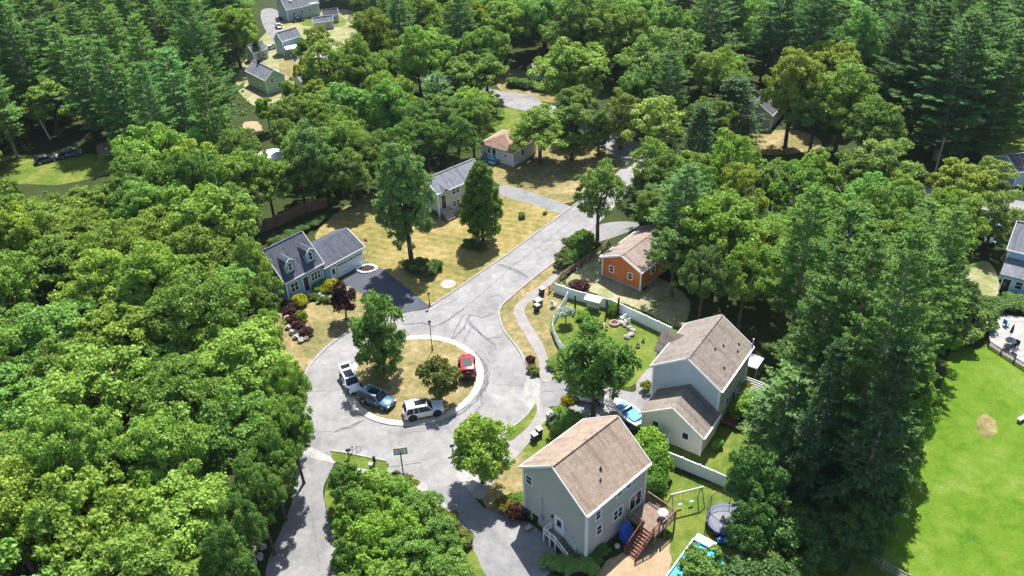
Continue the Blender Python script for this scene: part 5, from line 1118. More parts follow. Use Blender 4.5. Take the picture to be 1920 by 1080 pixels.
def broad_tree(seed, H=12., Rc=4.5, shape='round', leaf='leaf', bark='bark', size=.185, lobes=13, dens=1.0, base=.28, gap=.0, mod='broad'):
    """crown of lobes > clumps > leaf sprays, with limbs reaching into the lobes"""
    rng = np.random.default_rng(seed); cz = H*(base+(1-base)/2); hz = H*(1-base)/2
    L = []
    tries = 0
    while len(L) < lobes and tries < 4000:
        tries += 1
        d = unit(rng.normal(size=3)); d[2] = abs(d[2])*1.0-.45 if rng.random() < .8 else d[2]; d = unit(d)
        z = d[2]
        if shape == 'cone': zz = rng.random(); rr = (1-zz)**.60*min(1, (zz+.10)*3.2)*1.12; ang = rng.random()*6.283; c = np.array([math.cos(ang)*rr*Rc*.62, math.sin(ang)*rr*Rc*.62, H*base+zz*H*(1-base)*.93]); r = Rc*(.20+.22*(1-zz))*rng.uniform(.85, 1.15)
        elif shape == 'tall': zz = rng.random(); rr = math.sin(math.pi*min(1, zz*.85+.12))**.6; ang = rng.random()*6.283; c = np.array([math.cos(ang)*rr*Rc*.62, math.sin(ang)*rr*Rc*.62, H*base+zz*H*(1-base)*.90]); r = Rc*rng.uniform(.30, .46)
        else:
            q_ = rng.uniform(.45, .78); c = np.array([d[0]*Rc*q_, d[1]*Rc*q_*.92, cz+d[2]*hz*rng.uniform(.5, .75)]); r = Rc*rng.uniform(.20, .46)*(12/max(12, lobes))**.3
        if all(np.linalg.norm((c-q)/(1, 1, .8)) > (r+s)*.62 for q, s in L): L.append((c, r))
    Cs, Ns, Hs = [], [], []
    clumps = []
    for c, r in L:
        m_ = int(17*dens*(r/1.6)**1.4)+9
        dd = unit(rng.normal(size=(m_*2, 3))); dd = dd[dd[:, 2] > -.55][:m_]
        for d in dd:
            p = c+d*r*np.array([1, 1, .78])*rng.uniform(.70, 1.22)
            if any(np.linalg.norm((p-q)/(1, 1, .8)) < s*.72 for q, s in L if q is not c): continue
            if rng.random() < gap+.20: continue
            clumps.append((p, d, rng.uniform(.36, .78)*(r/1.6)**.35))
    for p, d, cr in clumps:
        k = int(rng.uniform(40, 68)*(cr/.62)**1.6*(.27/size)**1.45)
        e = unit(rng.normal(size=(k, 3))+d*.75+np.array([0, 0, .35])); q = p+e*cr*np.array([1.15, 1.15, .72])*rng.uniform(.45, 1.22, size=(k, 1))
        nn = unit(e*.8+rng.normal(size=(k, 3))*.62+np.array([0, 0, .25])); Cs.append(q); Ns.append(nn); Hs.append(rng.uniform(.65, 1.25, k)*size)
    C = np.concatenate(Cs); N = np.concatenate(Ns); Hf = np.concatenate(Hs)
    cm = card_mesh(mod+'_crown', C, N, Hf, M[leaf], .62, rng)
    tr = H*.021+.03; top = Vector((rng.normal()*.2, rng.normal()*.2, H*(base+.5*(1-base))))
    limbs = [([(0, 0, -.1), (0, 0, .25), tuple(top*.5), tuple(top)], [tr*1.5, tr*1.1, tr*.85, tr*.4])]
    for c, r in L:
        s0 = top*rng.uniform(.45, .95); e = Vector(c); mdl = s0.lerp(e, .5)+Vector((0, 0, -.06*H*rng.random()))
        limbs.append(([tuple(s0), tuple(mdl), tuple(e)], [tr*.42, tr*.28, tr*.10]))
        for _ in range(2):
            e2 = e+Vector(unit(rng.normal(size=3)))*r*.75; limbs.append(([tuple(mdl.lerp(e, .6)), tuple(e2)], [tr*.18, tr*.05]))
    return cm, trunk_mesh(mod+'_trunk', limbs, M[bark]), H, Rc
def pine_tree(seed, H=22., Rc=4.6, base=.2, whorls=26, size=.34, leaf='needle', droop=0.0, profile='white', dead=True):
    rng = np.random.default_rng(seed); Cs, Ns, Hs, As = [], [], [], []; limbs = []
    lean = rng.normal(size=2)*.3; tr = H*.014+.05
    limbs.append(([(0, 0, -.1), (0, 0, .4), (lean[0]*.4, lean[1]*.4, H*.5), (lean[0], lean[1], H*.98)], [tr*1.25, tr, tr*.6, .03]))
    gro = rng.uniform(.75, 1.15, 5)
    for w in range(whorls):
        t = (w+rng.random()*.6)/whorls; z = H*(base+(1-base)*t*.985)
        if profile == 'white': ln = Rc*(min(1, .55+t*1.6))*(1-t**1.9)**.8*gro[int(t*4.99)]+.35
        else: ln = Rc*(1-t)**.85+.3
        nb = 5 if t < .8 else 4; a0 = rng.random()*6.28
        for b in range(nb):
            a = a0+b*6.283/nb+rng.normal()*.25; L = ln*rng.uniform(.62, 1.15)
            if rng.random() < .06: continue
            up = rng.uniform(-.06, .16)+t*.28-droop; dirv = np.array([math.cos(a), math.sin(a), up])
            o = np.array([lean[0]*t, lean[1]*t, z]); tip = o+dirv*L+np.array([0, 0, .05*L*L*.3])
            limbs.append(([tuple(o), tuple(o+dirv*L*.55), tuple(tip)], [tr*.22*(1-t*.6), tr*.14*(1-t*.6), .015]))
            lat = np.array([-math.sin(a), math.cos(a), 0]); n_t = max(4, int(L*2.1))
            for s in range(n_t):
                u = .22+.78*(s+rng.random())/n_t; sg = rng.choice((-1, 1)); o2 = o+dirv*L*u+np.array([0, 0, .015*L*L*u*u*u])
                if s == n_t-1: pd = unit(dirv+np.array([0, 0, .1])); pl = .9
                else: pd = unit(dirv*.8+lat*sg*rng.uniform(.4, 1.1)+np.array([0, 0, rng.uniform(-.05, .25)])); pl = L*.36*(1.15-u)+.55*rng.uniform(.7, 1.3)
                k = int(12+pl*11); tt = rng.random((k, 1)); q = o2+pd*pl*tt+rng.normal(size=(k, 3))*np.array([.13, .13, .07])*(1.3-tt*.5)
                Cs.append(q); As.append(unit(pd+rng.normal(size=(k, 3))*.35)); Ns.append(unit(rng.normal(size=(k, 3))*.5+np.array([0, 0, 1.]))); Hs.append(rng.uniform(.6, 1.15, k)*size*.72)
    k = 40; Cs.append(np.array([lean[0], lean[1], H*.97])+rng.normal(size=(k, 3))*np.array([.18, .18, .45])); As.append(np.repeat(np.array([[0, 0, 1.]]), k, 0)); Ns.append(unit(rng.normal(size=(k, 3)))); Hs.append(np.full(k, size*.7))
    if dead:
        for _ in range(7):
            a = rng.random()*6.28; z = H*rng.uniform(.1, base+.25); L = Rc*rng.uniform(.4, .85); limbs.append(([(0, 0, z), (math.cos(a)*L*.6, math.sin(a)*L*.6, z+.1), (math.cos(a)*L, math.sin(a)*L, z-.4)], [tr*.16, tr*.1, .012]))
    cm = card_mesh('pine_crown', np.concatenate(Cs), np.concatenate(Ns), np.concatenate(Hs), M[leaf], .36, rng, along=np.concatenate(As))
    return cm, trunk_mesh('pine_trunk', limbs, M['pale_bark']), H, Rc
LIB = {
    'oak': [broad_tree(s, 12, 4.6, lobes=(12, 16, 20, 24, 14, 18, 22)[s-1], size=(.17, .19, .15, .16, .20, .15, .17)[s-1], gap=(.0, .08, .14, .05, .12, .2, .0)[s-1], base=(.28, .22, .34, .2, .3, .26, .24)[s-1]) for s in (1, 2, 3, 4, 5, 6, 7)],
    'low': [broad_tree(s, 8, 3.6, lobes=12, base=.14) for s in (11, 12, 13)],
    'tall': [broad_tree(s, 13, 3.2, shape='tall', lobes=17, base=.22) for s in (21, 22)],
    'airy': [broad_tree(s, 12, 4.0, lobes=14, gap=.32, dens=.85, size=.18, shape='tall' if s % 2 else 'round', base=.24) for s in (31, 32, 33)],
    'cone': [broad_tree(41, 9, 3.2, shape='cone', lobes=34, base=.15, size=.16)],
    'bush': [broad_tree(s, 2.2, 1.3, lobes=8, base=.02, size=.13, dens=1.2) for s in (51, 52)],
    'ball': [broad_tree(55, 1.5, .85, lobes=14, base=.0, size=.07, dens=2.2, leaf='gold')],
    'ash': [broad_tree(61, 14.5, 3.5, shape='tall', lobes=30, base=.24, size=.17, gap=.28)],
    'yard': [broad_tree(64, 9, 3.8, lobes=26, base=.08, size=.17, gap=.2)],
    'young': [broad_tree(67, 7.5, 2.7, lobes=20, base=.16, size=.17, gap=.25, shape='tall')],
    'plum': [broad_tree(71, 3.4, 1.5, lobes=10, base=.15, size=.14, leaf='purple', gap=.1)],
    'plumbush': [broad_tree(72, 1.2, .8, lobes=7, base=.0, size=.10, leaf='purple')],
    'goldbush': [broad_tree(73, 1.3, 1.0, lobes=8, base=.0, size=.10, leaf='gold', gap=.1)],
    'olive': [broad_tree(74, 4.2, 2.0, lobes=10, base=.18, size=.18, leaf='olive', gap=.18)],
    'pale': [broad_tree(75, 2.6, 1.0, lobes=9, base=.3, size=.10, leaf='silver', gap=.1)],
    'pine': [pine_tree(s, 22, 4.6, .16+.04*(s % 3)) for s in (81, 82, 83, 84)],
    'hemlock': [pine_tree(s, 18, 4.4, .08, 30, .32, droop=.12, profile='cone') for s in (91, 92)],
    'spruce': [pine_tree(95, 9, 2.2, .05, 24, .22, profile='cone', dead=False)],
    'grandpine': [pine_tree(s, 26, 6.2, .10, 36, .38) for s in (97, 98, 99)],
}
trees = []
rt = random.Random(42)
def put(kind, x, y, H=None, Rr=None, label='', cat='tree', group=None, tint=None, name=None, var=None, z=0):
    lib = LIB[kind]; cm, tm, h0, r0 = lib[rt.randrange(len(lib)) if var is None else var % len(lib)]
    sz = (H or h0)/h0; sx = (Rr or r0*sz)/r0
    nm = name or {'pine': 'pine_tree', 'grandpine': 'pine_tree', 'hemlock': 'conifer_tree', 'spruce': 'spruce_tree', 'bush': 'shrub', 'ball': 'shrub', 'goldbush': 'shrub', 'plumbush': 'shrub'}.get(kind, 'leafy_tree')
    e = empty(nm, (x, y, z), rt.uniform(0, 6.28), label, cat, group)
    c = bpy.data.objects.new('crown', cm); COL.objects.link(c); c.parent = e; c.scale = (sx, sx, sz)
    t = bpy.data.objects.new('trunk', tm); COL.objects.link(t); t.parent = e; t.scale = (sx, sx, sz)
    if tint is None:
        g = rt.uniform(.78, 1.18); w = rt.uniform(-.12, .14); tint = (g*(1+w), g, g*(1-w*.6))
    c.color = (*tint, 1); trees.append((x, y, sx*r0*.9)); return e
def height_for(p, ty):
    h = .5
    while h < 45 and pix((p.x, p.y, h))[1] > ty: h += .1
    return h
def TB(kind, bx, by, ty, rpx, label, **k):
    """tree with its base at a photo pixel, its top on row ty, crown half-width in pixels"""
    p = at(bx, by); H = height_for(p, ty); Rr = 1.06*rpx/ppm(*pix((p.x, p.y, H*.6)), H*.6); return put(kind, p.x, p.y, H, Rr, label, **k)
def TC(kind, cx, cy, rpx, H, label, **k):
    """tree whose crown centre shows at a photo pixel"""
    z = H*.62; p = at(cx, cy, z); return put(kind, p.x, p.y, H, 1.08*rpx/ppm(cx, cy, z), label, **k)
yel = (1.35, 1.22, .8); bright = (1.15, 1.25, .9); dark = (.62, .72, .85); mid_ = (.9, 1.0, .9); blu = (.85, 1.0, 1.25); lite = (1.45, 1.4, 1.3)
TB('young', 722, 700, 562, 42, 'leafy young tree on the left side of the traffic island', tint=(.8, 1.0, .9))
TB('olive', 825, 752, 678, 34, 'small olive-green tree on the island above the white SUV', tint=(1, 1, 1))
TB('ash', 772, 494, 264, 48, 'tall slender ash tree on the dry lawn before the raised ranch', tint=(.85, 1.05, 1.25))
TB('cone', 906, 450, 302, 38, 'dense dark cone-shaped tree on the dry lawn beside the street', tint=(.62, .8, .6), name='conical_tree')
TB('airy', 1120, 460, 300, 50, 'leafy tree with a visible trunk standing between street and orange building', tint=mid_, var=1)
TC('oak', 1012, 245, 55, 9.5, 'bright green tree beside the white bungalow', tint=bright, var=0)
TB('tall', 1072, 300, 190, 34, 'thick-trunked tree with ivy on the lawn right of the white bungalow', tint=mid_)
TB('tall', 1122, 292, 205, 20, 'slim young tree on the lawn at the corner of the two streets', tint=mid_)
TB('airy', 1163, 280, 172, 36, 'small reddish-stemmed tree by the cross street', tint=(1.1, 1, .9), var=0)
TC('oak', 1075, 130, 66, 15, 'large light green oak right of the tan-roofed cottage', tint=bright, var=1)
TC('oak', 1080, 200, 40, 10, 'darker tree under the large light green oak', tint=mid_)
TC('oak', 1245, 115, 80, 16, 'broad round tree at the upper centre right before the dark pines', tint=mid_, var=2)
TC('airy', 1235, 235, 58, 14, 'pale feathery yellow-green tree above the orange building', tint=(1.6, 1.5, 1.4), var=1)
TC('hemlock', 1310, 260, 52, 15, 'dark conifer right of the pale feathery tree', tint=dark)
TC('spruce', 1380, 190, 45, 11, 'dark spruce left of the pale cottage at upper right', tint=dark)
TB('oak', 1472, 276, 88, 58, 'flat-topped tree with a dark bare trunk beside the pale cottage', tint=(1.25, 1.15, .9), var=3)
TC('oak', 1585, 190, 62, 15, 'big bright billowing tree left of the tall right-hand pines', tint=bright, var=0)
TC('oak', 1640, 240, 50, 13, 'bright tree just under the big billowing one at upper right', tint=mid_, var=3)
TC('oak', 1530, 215, 45, 12, 'mid-green tree right of the bare-trunked flat-topped tree', tint=mid_)
TC('oak', 1555, 135, 55, 15, 'yellow-green treetop above the billowing tree at upper right', tint=yel)
TC('airy', 1660, 315, 60, 12, 'pale green oak in front of the utility pole pines', tint=(1.1, 1.15, 1.1), var=2)
TC('airy', 1265, 480, 48, 10, 'slim pale tree touching the right end of the orange building', tint=(.85, 1.0, 1.1), var=1)
TC('oak', 1350, 430, 70, 15, 'large bright green tree right of the orange building', tint=(1.1, 1.25, .8), var=4)
TC('oak', 1320, 520, 48, 11, 'dark green tree behind the main grey house', tint=dark, var=2)
TC('airy', 1385, 370, 45, 13, 'yellow-green tree left of the central conifers', tint=yel, var=2)
TB('yard', 1112, 778, 606, 68, 'broad yard tree in the driveway garden left of the grey house', tint=(.75, 1.0, .85))
TB('yard', 905, 905, 782, 56, 'round bright green tree by the lower driveway', tint=(1.35, 1.45, .9))
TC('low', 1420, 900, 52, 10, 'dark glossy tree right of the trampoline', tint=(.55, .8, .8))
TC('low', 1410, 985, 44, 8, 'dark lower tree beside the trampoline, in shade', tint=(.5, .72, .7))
TC('low', 1322, 1062, 46, 4.5, 'mid-green tree overhanging the swimming pool', tint=(.8, 1.0, .8))
TC('bush', 1218, 832, 26, 3.2, 'bright green bush between the brown roof and the garage wing', cat='shrub', tint=(1.3, 1.6, .9))
TC('bush', 1232, 868, 24, 3.5, 'green bush behind the wooden deck', cat='shrub', tint=(1.0, 1.3, .9))
TC('bush', 1222, 905, 22, 3.4, 'dark bush against the back corner of the brown-roofed house', cat='shrub', tint=(.7, 1.0, .8))
TC('goldbush', 1400, 742, 22, 2.6, 'yellow-green and pink shrub behind the grey house deck', cat='shrub', tint=(.7, .9, 1))
TC('bush', 1395, 760, 22, 3, 'green shrub over the rear pergola', cat='shrub', tint=(1.2, 1.4, .9))
TC('bush', 1346, 832, 10, 1, 'small pale shrub at the corner of the garage wing', cat='shrub', tint=(1.2, 1.6, 1.2))
# thicket between the two lower driveways
for i, (x, y, r, H, kd, tn) in enumerate([(648, 905, 34, 6, 'low', (.7, .95, .8)), (700, 925, 42, 5, 'low', (1.15, 1.35, .8)), (668, 965, 40, 6, 'low', (.85, 1.1, .7)), (745, 935, 40, 4.5, 'low', (1.0, 1.25, .85)), (735, 985, 48, 6.5, 'low', (1.1, 1.35, .7)), (790, 950, 36, 4.5, 'low', (.9, 1.15, .9)), (690, 1030, 50, 6.5, 'low', (1.15, 1.4, .75)), (650, 1045, 34, 6, 'low', (.8, 1.0, .8)), (770, 1040, 50, 6, 'low', (.9, 1.15, .85)), (825, 1000, 38, 4.5, 'low', (.9, 1.15, 1.0)), (835, 1055, 40, 4.5, 'low', (.95, 1.2, 1.0)), (860, 1100, 44, 4.5, 'low', (1, 1.2, .9)), (740, 1100, 55, 6, 'low', (1, 1.2, .8)), (660, 1120, 50, 6, 'low', (.9, 1.1, .8))]):
    TC(kd, x, y, r, H, ['dark slim tree at the upper left tip of the thicket between the driveways', 'bright leafy tree at the top of the thicket between the driveways', 'dense tree on the left side of the thicket between the driveways', 'green tree in the top middle of the thicket by the basketball hoop', 'large bright tree in the middle of the thicket between the driveways', 'tree on the upper right shoulder of the thicket between the driveways', 'bright tree in the lower left of the thicket between the driveways', 'dark tree on the lower left edge of the thicket between the driveways', 'large green tree at the bottom middle of the thicket between the driveways', 'grey-green tree on the right edge of the thicket between the driveways', 'tree at the lower right of the thicket between the driveways', 'tree low on the right edge of the thicket, cut by the picture bottom', 'tree cut by the picture bottom in the middle of the thicket', 'tree cut by the picture bottom at the left of the thicket'][i], group='trees of the thicket between the lower driveways', tint=tn)
for i, (x, y, r) in enumerate([(800, 958, 12), (845, 985, 14), (868, 1018, 14), (770, 915, 12), (735, 905, 12)]):
    p = at(x, y); put('olive', p.x, p.y, 1.3, .9, 'low yellowish scrub along the right edge of the thicket between the driveways', cat='shrub', group='scrub along the thicket', tint=(1.1, 1.1, .6), name='shrub')
# shrubs
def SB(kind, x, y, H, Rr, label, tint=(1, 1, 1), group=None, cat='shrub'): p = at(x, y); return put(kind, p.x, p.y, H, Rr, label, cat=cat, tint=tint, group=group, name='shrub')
SB('ball', 563, 572, 1.5, .85, 'round clipped golden shrub in front of the blue cape house', (.95, 1, .8))
SB('goldbush', 624, 545, 1.5, .95, 'bright yellow shrub by the garage corner of the cape house')
SB('goldbush', 566, 598, 1.0, .75, 'dull yellow-green shrub below the round golden one', (.45, .62, .8))
TB('plum', 650, 600, 535, 24, 'dark purple-leaved small tree on the front lawn of the cape house', tint=(.9, .9, .9))
for i, (x, y) in enumerate([(545, 590), (548, 606), (560, 618), (574, 630), (551, 578)]): SB('plumbush', x, y, 1.1, .75, 'purple-leaved shrub in the row on the bank left of the cape lawn', (1, 1, 1), group='purple shrubs on the bank')
for i, (x, y) in enumerate([(589, 561), (601, 566), (614, 567), (627, 566)]): SB('bush', x, y, .8, .48, 'small clipped dark green ball shrub in the row before the stone border', (.7, .85, .7), group='ball shrubs before the cape house')
for i, (x, y, h) in enumerate([(598, 545, 1.0), (607, 538, 1.1), (616, 548, .9)]): SB('bush', x, y, h, .7, ['leafy green shrub by the front door of the cape house', 'green shrub under the cape house double window', 'fresh green shrub in the bed behind the stone border'][i], (1, 1.2, .9))
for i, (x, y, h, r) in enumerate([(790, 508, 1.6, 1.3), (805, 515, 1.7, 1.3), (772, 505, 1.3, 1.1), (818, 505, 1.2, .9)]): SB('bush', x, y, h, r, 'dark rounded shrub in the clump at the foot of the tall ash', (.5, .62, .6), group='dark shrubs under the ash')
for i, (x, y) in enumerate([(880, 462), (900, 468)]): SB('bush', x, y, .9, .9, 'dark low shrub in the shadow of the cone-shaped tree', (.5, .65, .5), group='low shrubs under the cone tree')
SB('bush', 978, 408, .8, .65, 'small grey-green shrub alone on the dry lawn near the street', (.7, .8, .8)); SB('bush', 1022, 402, .4, .35, 'tiny dark shrub on the dry lawn near the street corner', (.5, .6, .5))
for i, (x, y) in enumerate([(822, 405), (838, 398), (862, 390)]): SB('bush', x, y, 1.2, .9, 'dark green shrub along the front of the grey raised ranch', (.6, .8, .6), group='shrubs of the raised ranch')
for i, (x, y) in enumerate([(1055, 500), (1068, 490), (1085, 480), (1100, 468), (1078, 468), (1095, 455)]): SB('bush' if i % 3 else 'olive', x, y, 1.9, 1.4, 'dense dark shrub in the bed between street and split-rail fence', (.6, .75, .55), group='shrubs by the split-rail fence')
SB('plumbush', 1083, 545, 1.4, 1.2, 'reddish-brown shrub behind the white fence near the orange building', (1.1, 1, .9))
SB('pale', 1061, 606, 2.8, .85, 'pale silvery weeping shrub inside the picket fence'); SB('bush', 1105, 610, 1.3, .8, 'dark garden shrub below the canopy swing', (.6, .8, .5)); SB('bush', 1093, 600, 1.2, .7, 'bright green shrub between the swing and pale weeping shrub', (1.2, 1.5, .8)); SB('bush', 1148, 590, 1.6, .6, 'rose bush growing between the two arbour posts', (.9, 1.1, .8))
SB('bush', 1042, 687, .9, 1.0, 'low spreading shrub at the lower end of the picket fence', (.9, 1.1, .7)); SB('olive', 999, 700, .9, .7, 'flowering shrub at the end of the narrow timber bed', (.8, 1, .7)); SB('plumbush', 996, 678, .7, .5, 'reddish low plant in the middle of the narrow timber bed')
SB('goldbush', 1062, 757, .9, .6, 'yellow flowering shrub at the corner of the driveway bed', (.8, .75, .5)); SB('olive', 1213, 734, 1.3, .7, 'yellow-green shrub at the front corner of the grey house', (1.2, 1.2, .7))
for i, (x, y, h) in enumerate([(1058, 790, 1.4), (1070, 800, 1.6), (1082, 796, 1.3), (1052, 808, 1.3)]): SB('bush', x, y, h, 1.0, 'pale green shrub in the clump behind the brown-roofed house', (1.1, 1.35, 1.1), group='shrubs behind the brown-roofed house')
for i, (x, y, tn) in enumerate([(958, 962, (1.0, .8, .5)), (945, 955, (1.1, .9, .5)), (972, 948, (1.0, 1.2, .7)), (968, 968, (.8, .7, .6))]): SB(['olive', 'olive', 'bush', 'plumbush'][i], x, y, 1.3, .8, ['rust-tinged shrub by the driveway left of the shaded gable', 'olive shrub nearest the round bright tree shadow', 'green shrub touching the left corner of the shaded gable wall', 'reddish low shrub beside the green bin'][i], tn)
for i, (x, y) in enumerate([(1025, 1056), (1045, 1062), (1068, 1066), (1090, 1065), (1108, 1068)]): SB('bush', x, y, .9, .8, 'pale low shrub along the foot of the brown-roofed house stairs', (1.2, 1.4, 1.3), group='shrubs at the foot of the gable wall')
for i, (x, y) in enumerate([(1115, 1055), (1128, 1035), (1085, 1058)]): SB('bush', x, y, .7, .6, 'dark green low plant at the back corner of the brown-roofed house', (.6, .9, .6), group='plants at the back corner')
for i, (x, y) in enumerate([(965, 160), (985, 164), (1005, 166), (1025, 168)]): SB('bush', x, y, 1.7, 1.6, 'clipped dark shrub in front of the tan-roofed cottage', (.6, .8, .6), group='hedge of the tan-roofed cottage')
SB('spruce', 486, 112, 5, 1.4, 'small dark spruce in front of the white cottage at upper left', dark, cat='tree')
for i, (x, y) in enumerate([(600, 418), (583, 427), (566, 436), (545, 447), (522, 458)]): SB('bush', x, y, 1.0, 1.1, 'dark shrub in front of the brown board fence', (.5, .65, .55), group='shrubs before the board fence')
for i, (x, y, h, r, tn) in enumerate([(1795, 640, 3.2, 1.8, (1.2, 1.2, 1.4)), (1815, 620, 3.6, 2, (1.1, 1.1, 1.3)), (1770, 648, 2.2, 1.5, (1.2, 1.5, .8)), (1835, 606, 2.4, 1.8, (.6, .75, .7)), (1862, 578, 1.2, 1.3, (.6, .8, .7)), (1885, 577, 1.3, 1.5, (.6, .8, .7)), (1910, 576, 1.3, 1.6, (.7, .9, .8))]): SB('bush', x, y, h, r, ['grey-green shrub at the top corner of the bright field', 'tall grey-green shrub beside the pale patio', 'fresh green shrub at the left tip of the bright field', 'dark shrub left of the pale patio corner', 'dark shrub under the door of the light blue house', 'dark shrub under the windows of the light blue house', 'dark shrub at the right edge under the light blue house'][i], tn)
# large conifers at the lower right: base px, base py, top py, half width
for i, (bx, by, ty, r, kd, tn, lb) in enumerate([
    (1500, 830, 455, 75, 'grandpine', (.95, 1.08, .95), 'huge dark pine nearest the main grey house'),
    (1545, 870, 440, 78, 'grandpine', (1.0, 1.12, .95), 'broad pine between the two tallest of the big pine group'),
    (1615, 780, 440, 75, 'grandpine', (1.05, 1.2, .95), 'broad green pine at the back of the big pine group'),
    (1555, 740, 410, 70, 'grandpine', (1.05, 1.2, .9), 'green pine rising behind the huge dark pine by the grey house'),
    (1580, 940, 420, 85, 'grandpine', (1.05, 1.18, 1.0), 'tallest pine with its top under the white arrow head of the clearing'),
    (1640, 850, 480, 75, 'grandpine', (1.05, 1.15, .9), 'broad pine at the left edge of the bright field, middle one'),
    (1530, 700, 380, 65, 'pine', (1.0, 1.15, .9), 'lighter green pine behind the huge dark pines'),
    (1640, 720, 400, 60, 'pine', (1.0, 1.15, .9), 'grey-green pine left of the field tip'),
    (1720, 660, 390, 55, 'pine', (1.2, 1.3, 1.0), 'pale green pine with bare lower limbs near the gravel'),
    (1480, 640, 345, 60, 'pine', (1.0, 1.2, .8), 'bright pine behind the grey canopy'),
    (1590, 1010, 640, 85, 'hemlock', (.6, .7, .8), 'dark drooping conifer at the bottom of the big pine group'),
    (1500, 960, 640, 65, 'hemlock', (.5, .62, .75), 'dark conifer between the big pines and the dark glossy tree'),
    ]): TB(kd, bx, by, ty, r, lb.replace('with its top under the white arrow head of the clearing', 'in the centre of the big pine group'), tint=tn)
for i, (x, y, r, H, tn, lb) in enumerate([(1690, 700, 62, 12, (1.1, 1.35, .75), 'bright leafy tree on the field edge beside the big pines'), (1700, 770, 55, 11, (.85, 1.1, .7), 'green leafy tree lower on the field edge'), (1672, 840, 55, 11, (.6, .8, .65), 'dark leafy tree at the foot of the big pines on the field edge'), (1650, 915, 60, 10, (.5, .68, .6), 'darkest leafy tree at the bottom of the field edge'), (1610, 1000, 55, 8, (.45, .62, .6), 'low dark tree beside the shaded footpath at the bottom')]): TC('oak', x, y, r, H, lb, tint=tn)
# tall pines at the right and top right
for i, (bx, by, ty, r) in enumerate([(1752, 300, 20, 75), (1700, 268, -20, 60), (1800, 262, -10, 65), (1842, 300, 60, 55), (1660, 235, -20, 50)]):
    TB('grandpine' if i != 2 else 'pine', bx, by, ty, r, ['tall pine with a pale bare trunk behind the right utility pole', 'tall dark pine left of the pale-trunked pine', 'tall pine at the back right of the pale-trunked pine', 'bushy pine right of the utility pole', 'slim tall pine furthest left of the right-hand pine group'][i], tint=[(.8, 1, .95), (.6, .75, .85), (.85, 1.05, .95), (.9, 1.1, .95), (.65, .8, .9)][i])
for i, (x, y, r, H, kd, tn, lb) in enumerate([(1800, 350, 52, 11, 'oak', yel, 'yellow-green tree right of the utility pole'), (1850, 345, 50, 10, 'airy', (1.2, 1.15, 1.1), 'olive-toned tree left of the white-banded house'), (1870, 400, 40, 9, 'airy', (1.1, 1.1, 1.0), 'feathery tree above the light blue house roof'), (1800, 415, 45, 11, 'airy', bright, 'leaning-trunk tree above the gravel yard'), (1765, 395, 40, 9, 'oak', bright, 'bright tree at the foot of the utility pole'), (1730, 440, 42, 13, 'pine', (1.1, 1.25, 1), 'wide pale pine left of the leaning-trunk tree'), (1790, 560, 45, 8, 'low', dark, 'dark tree below the gravel yard'), (1740, 560, 50, 13, 'hemlock', mid_, 'grey-green conifer behind the gravel yard')]): TC(kd, x, y, r, H, lb, tint=tn)
TC('airy', 90, 190, 50, 12, 'tree with a pale leaning birch stem at far left', tint=bright)
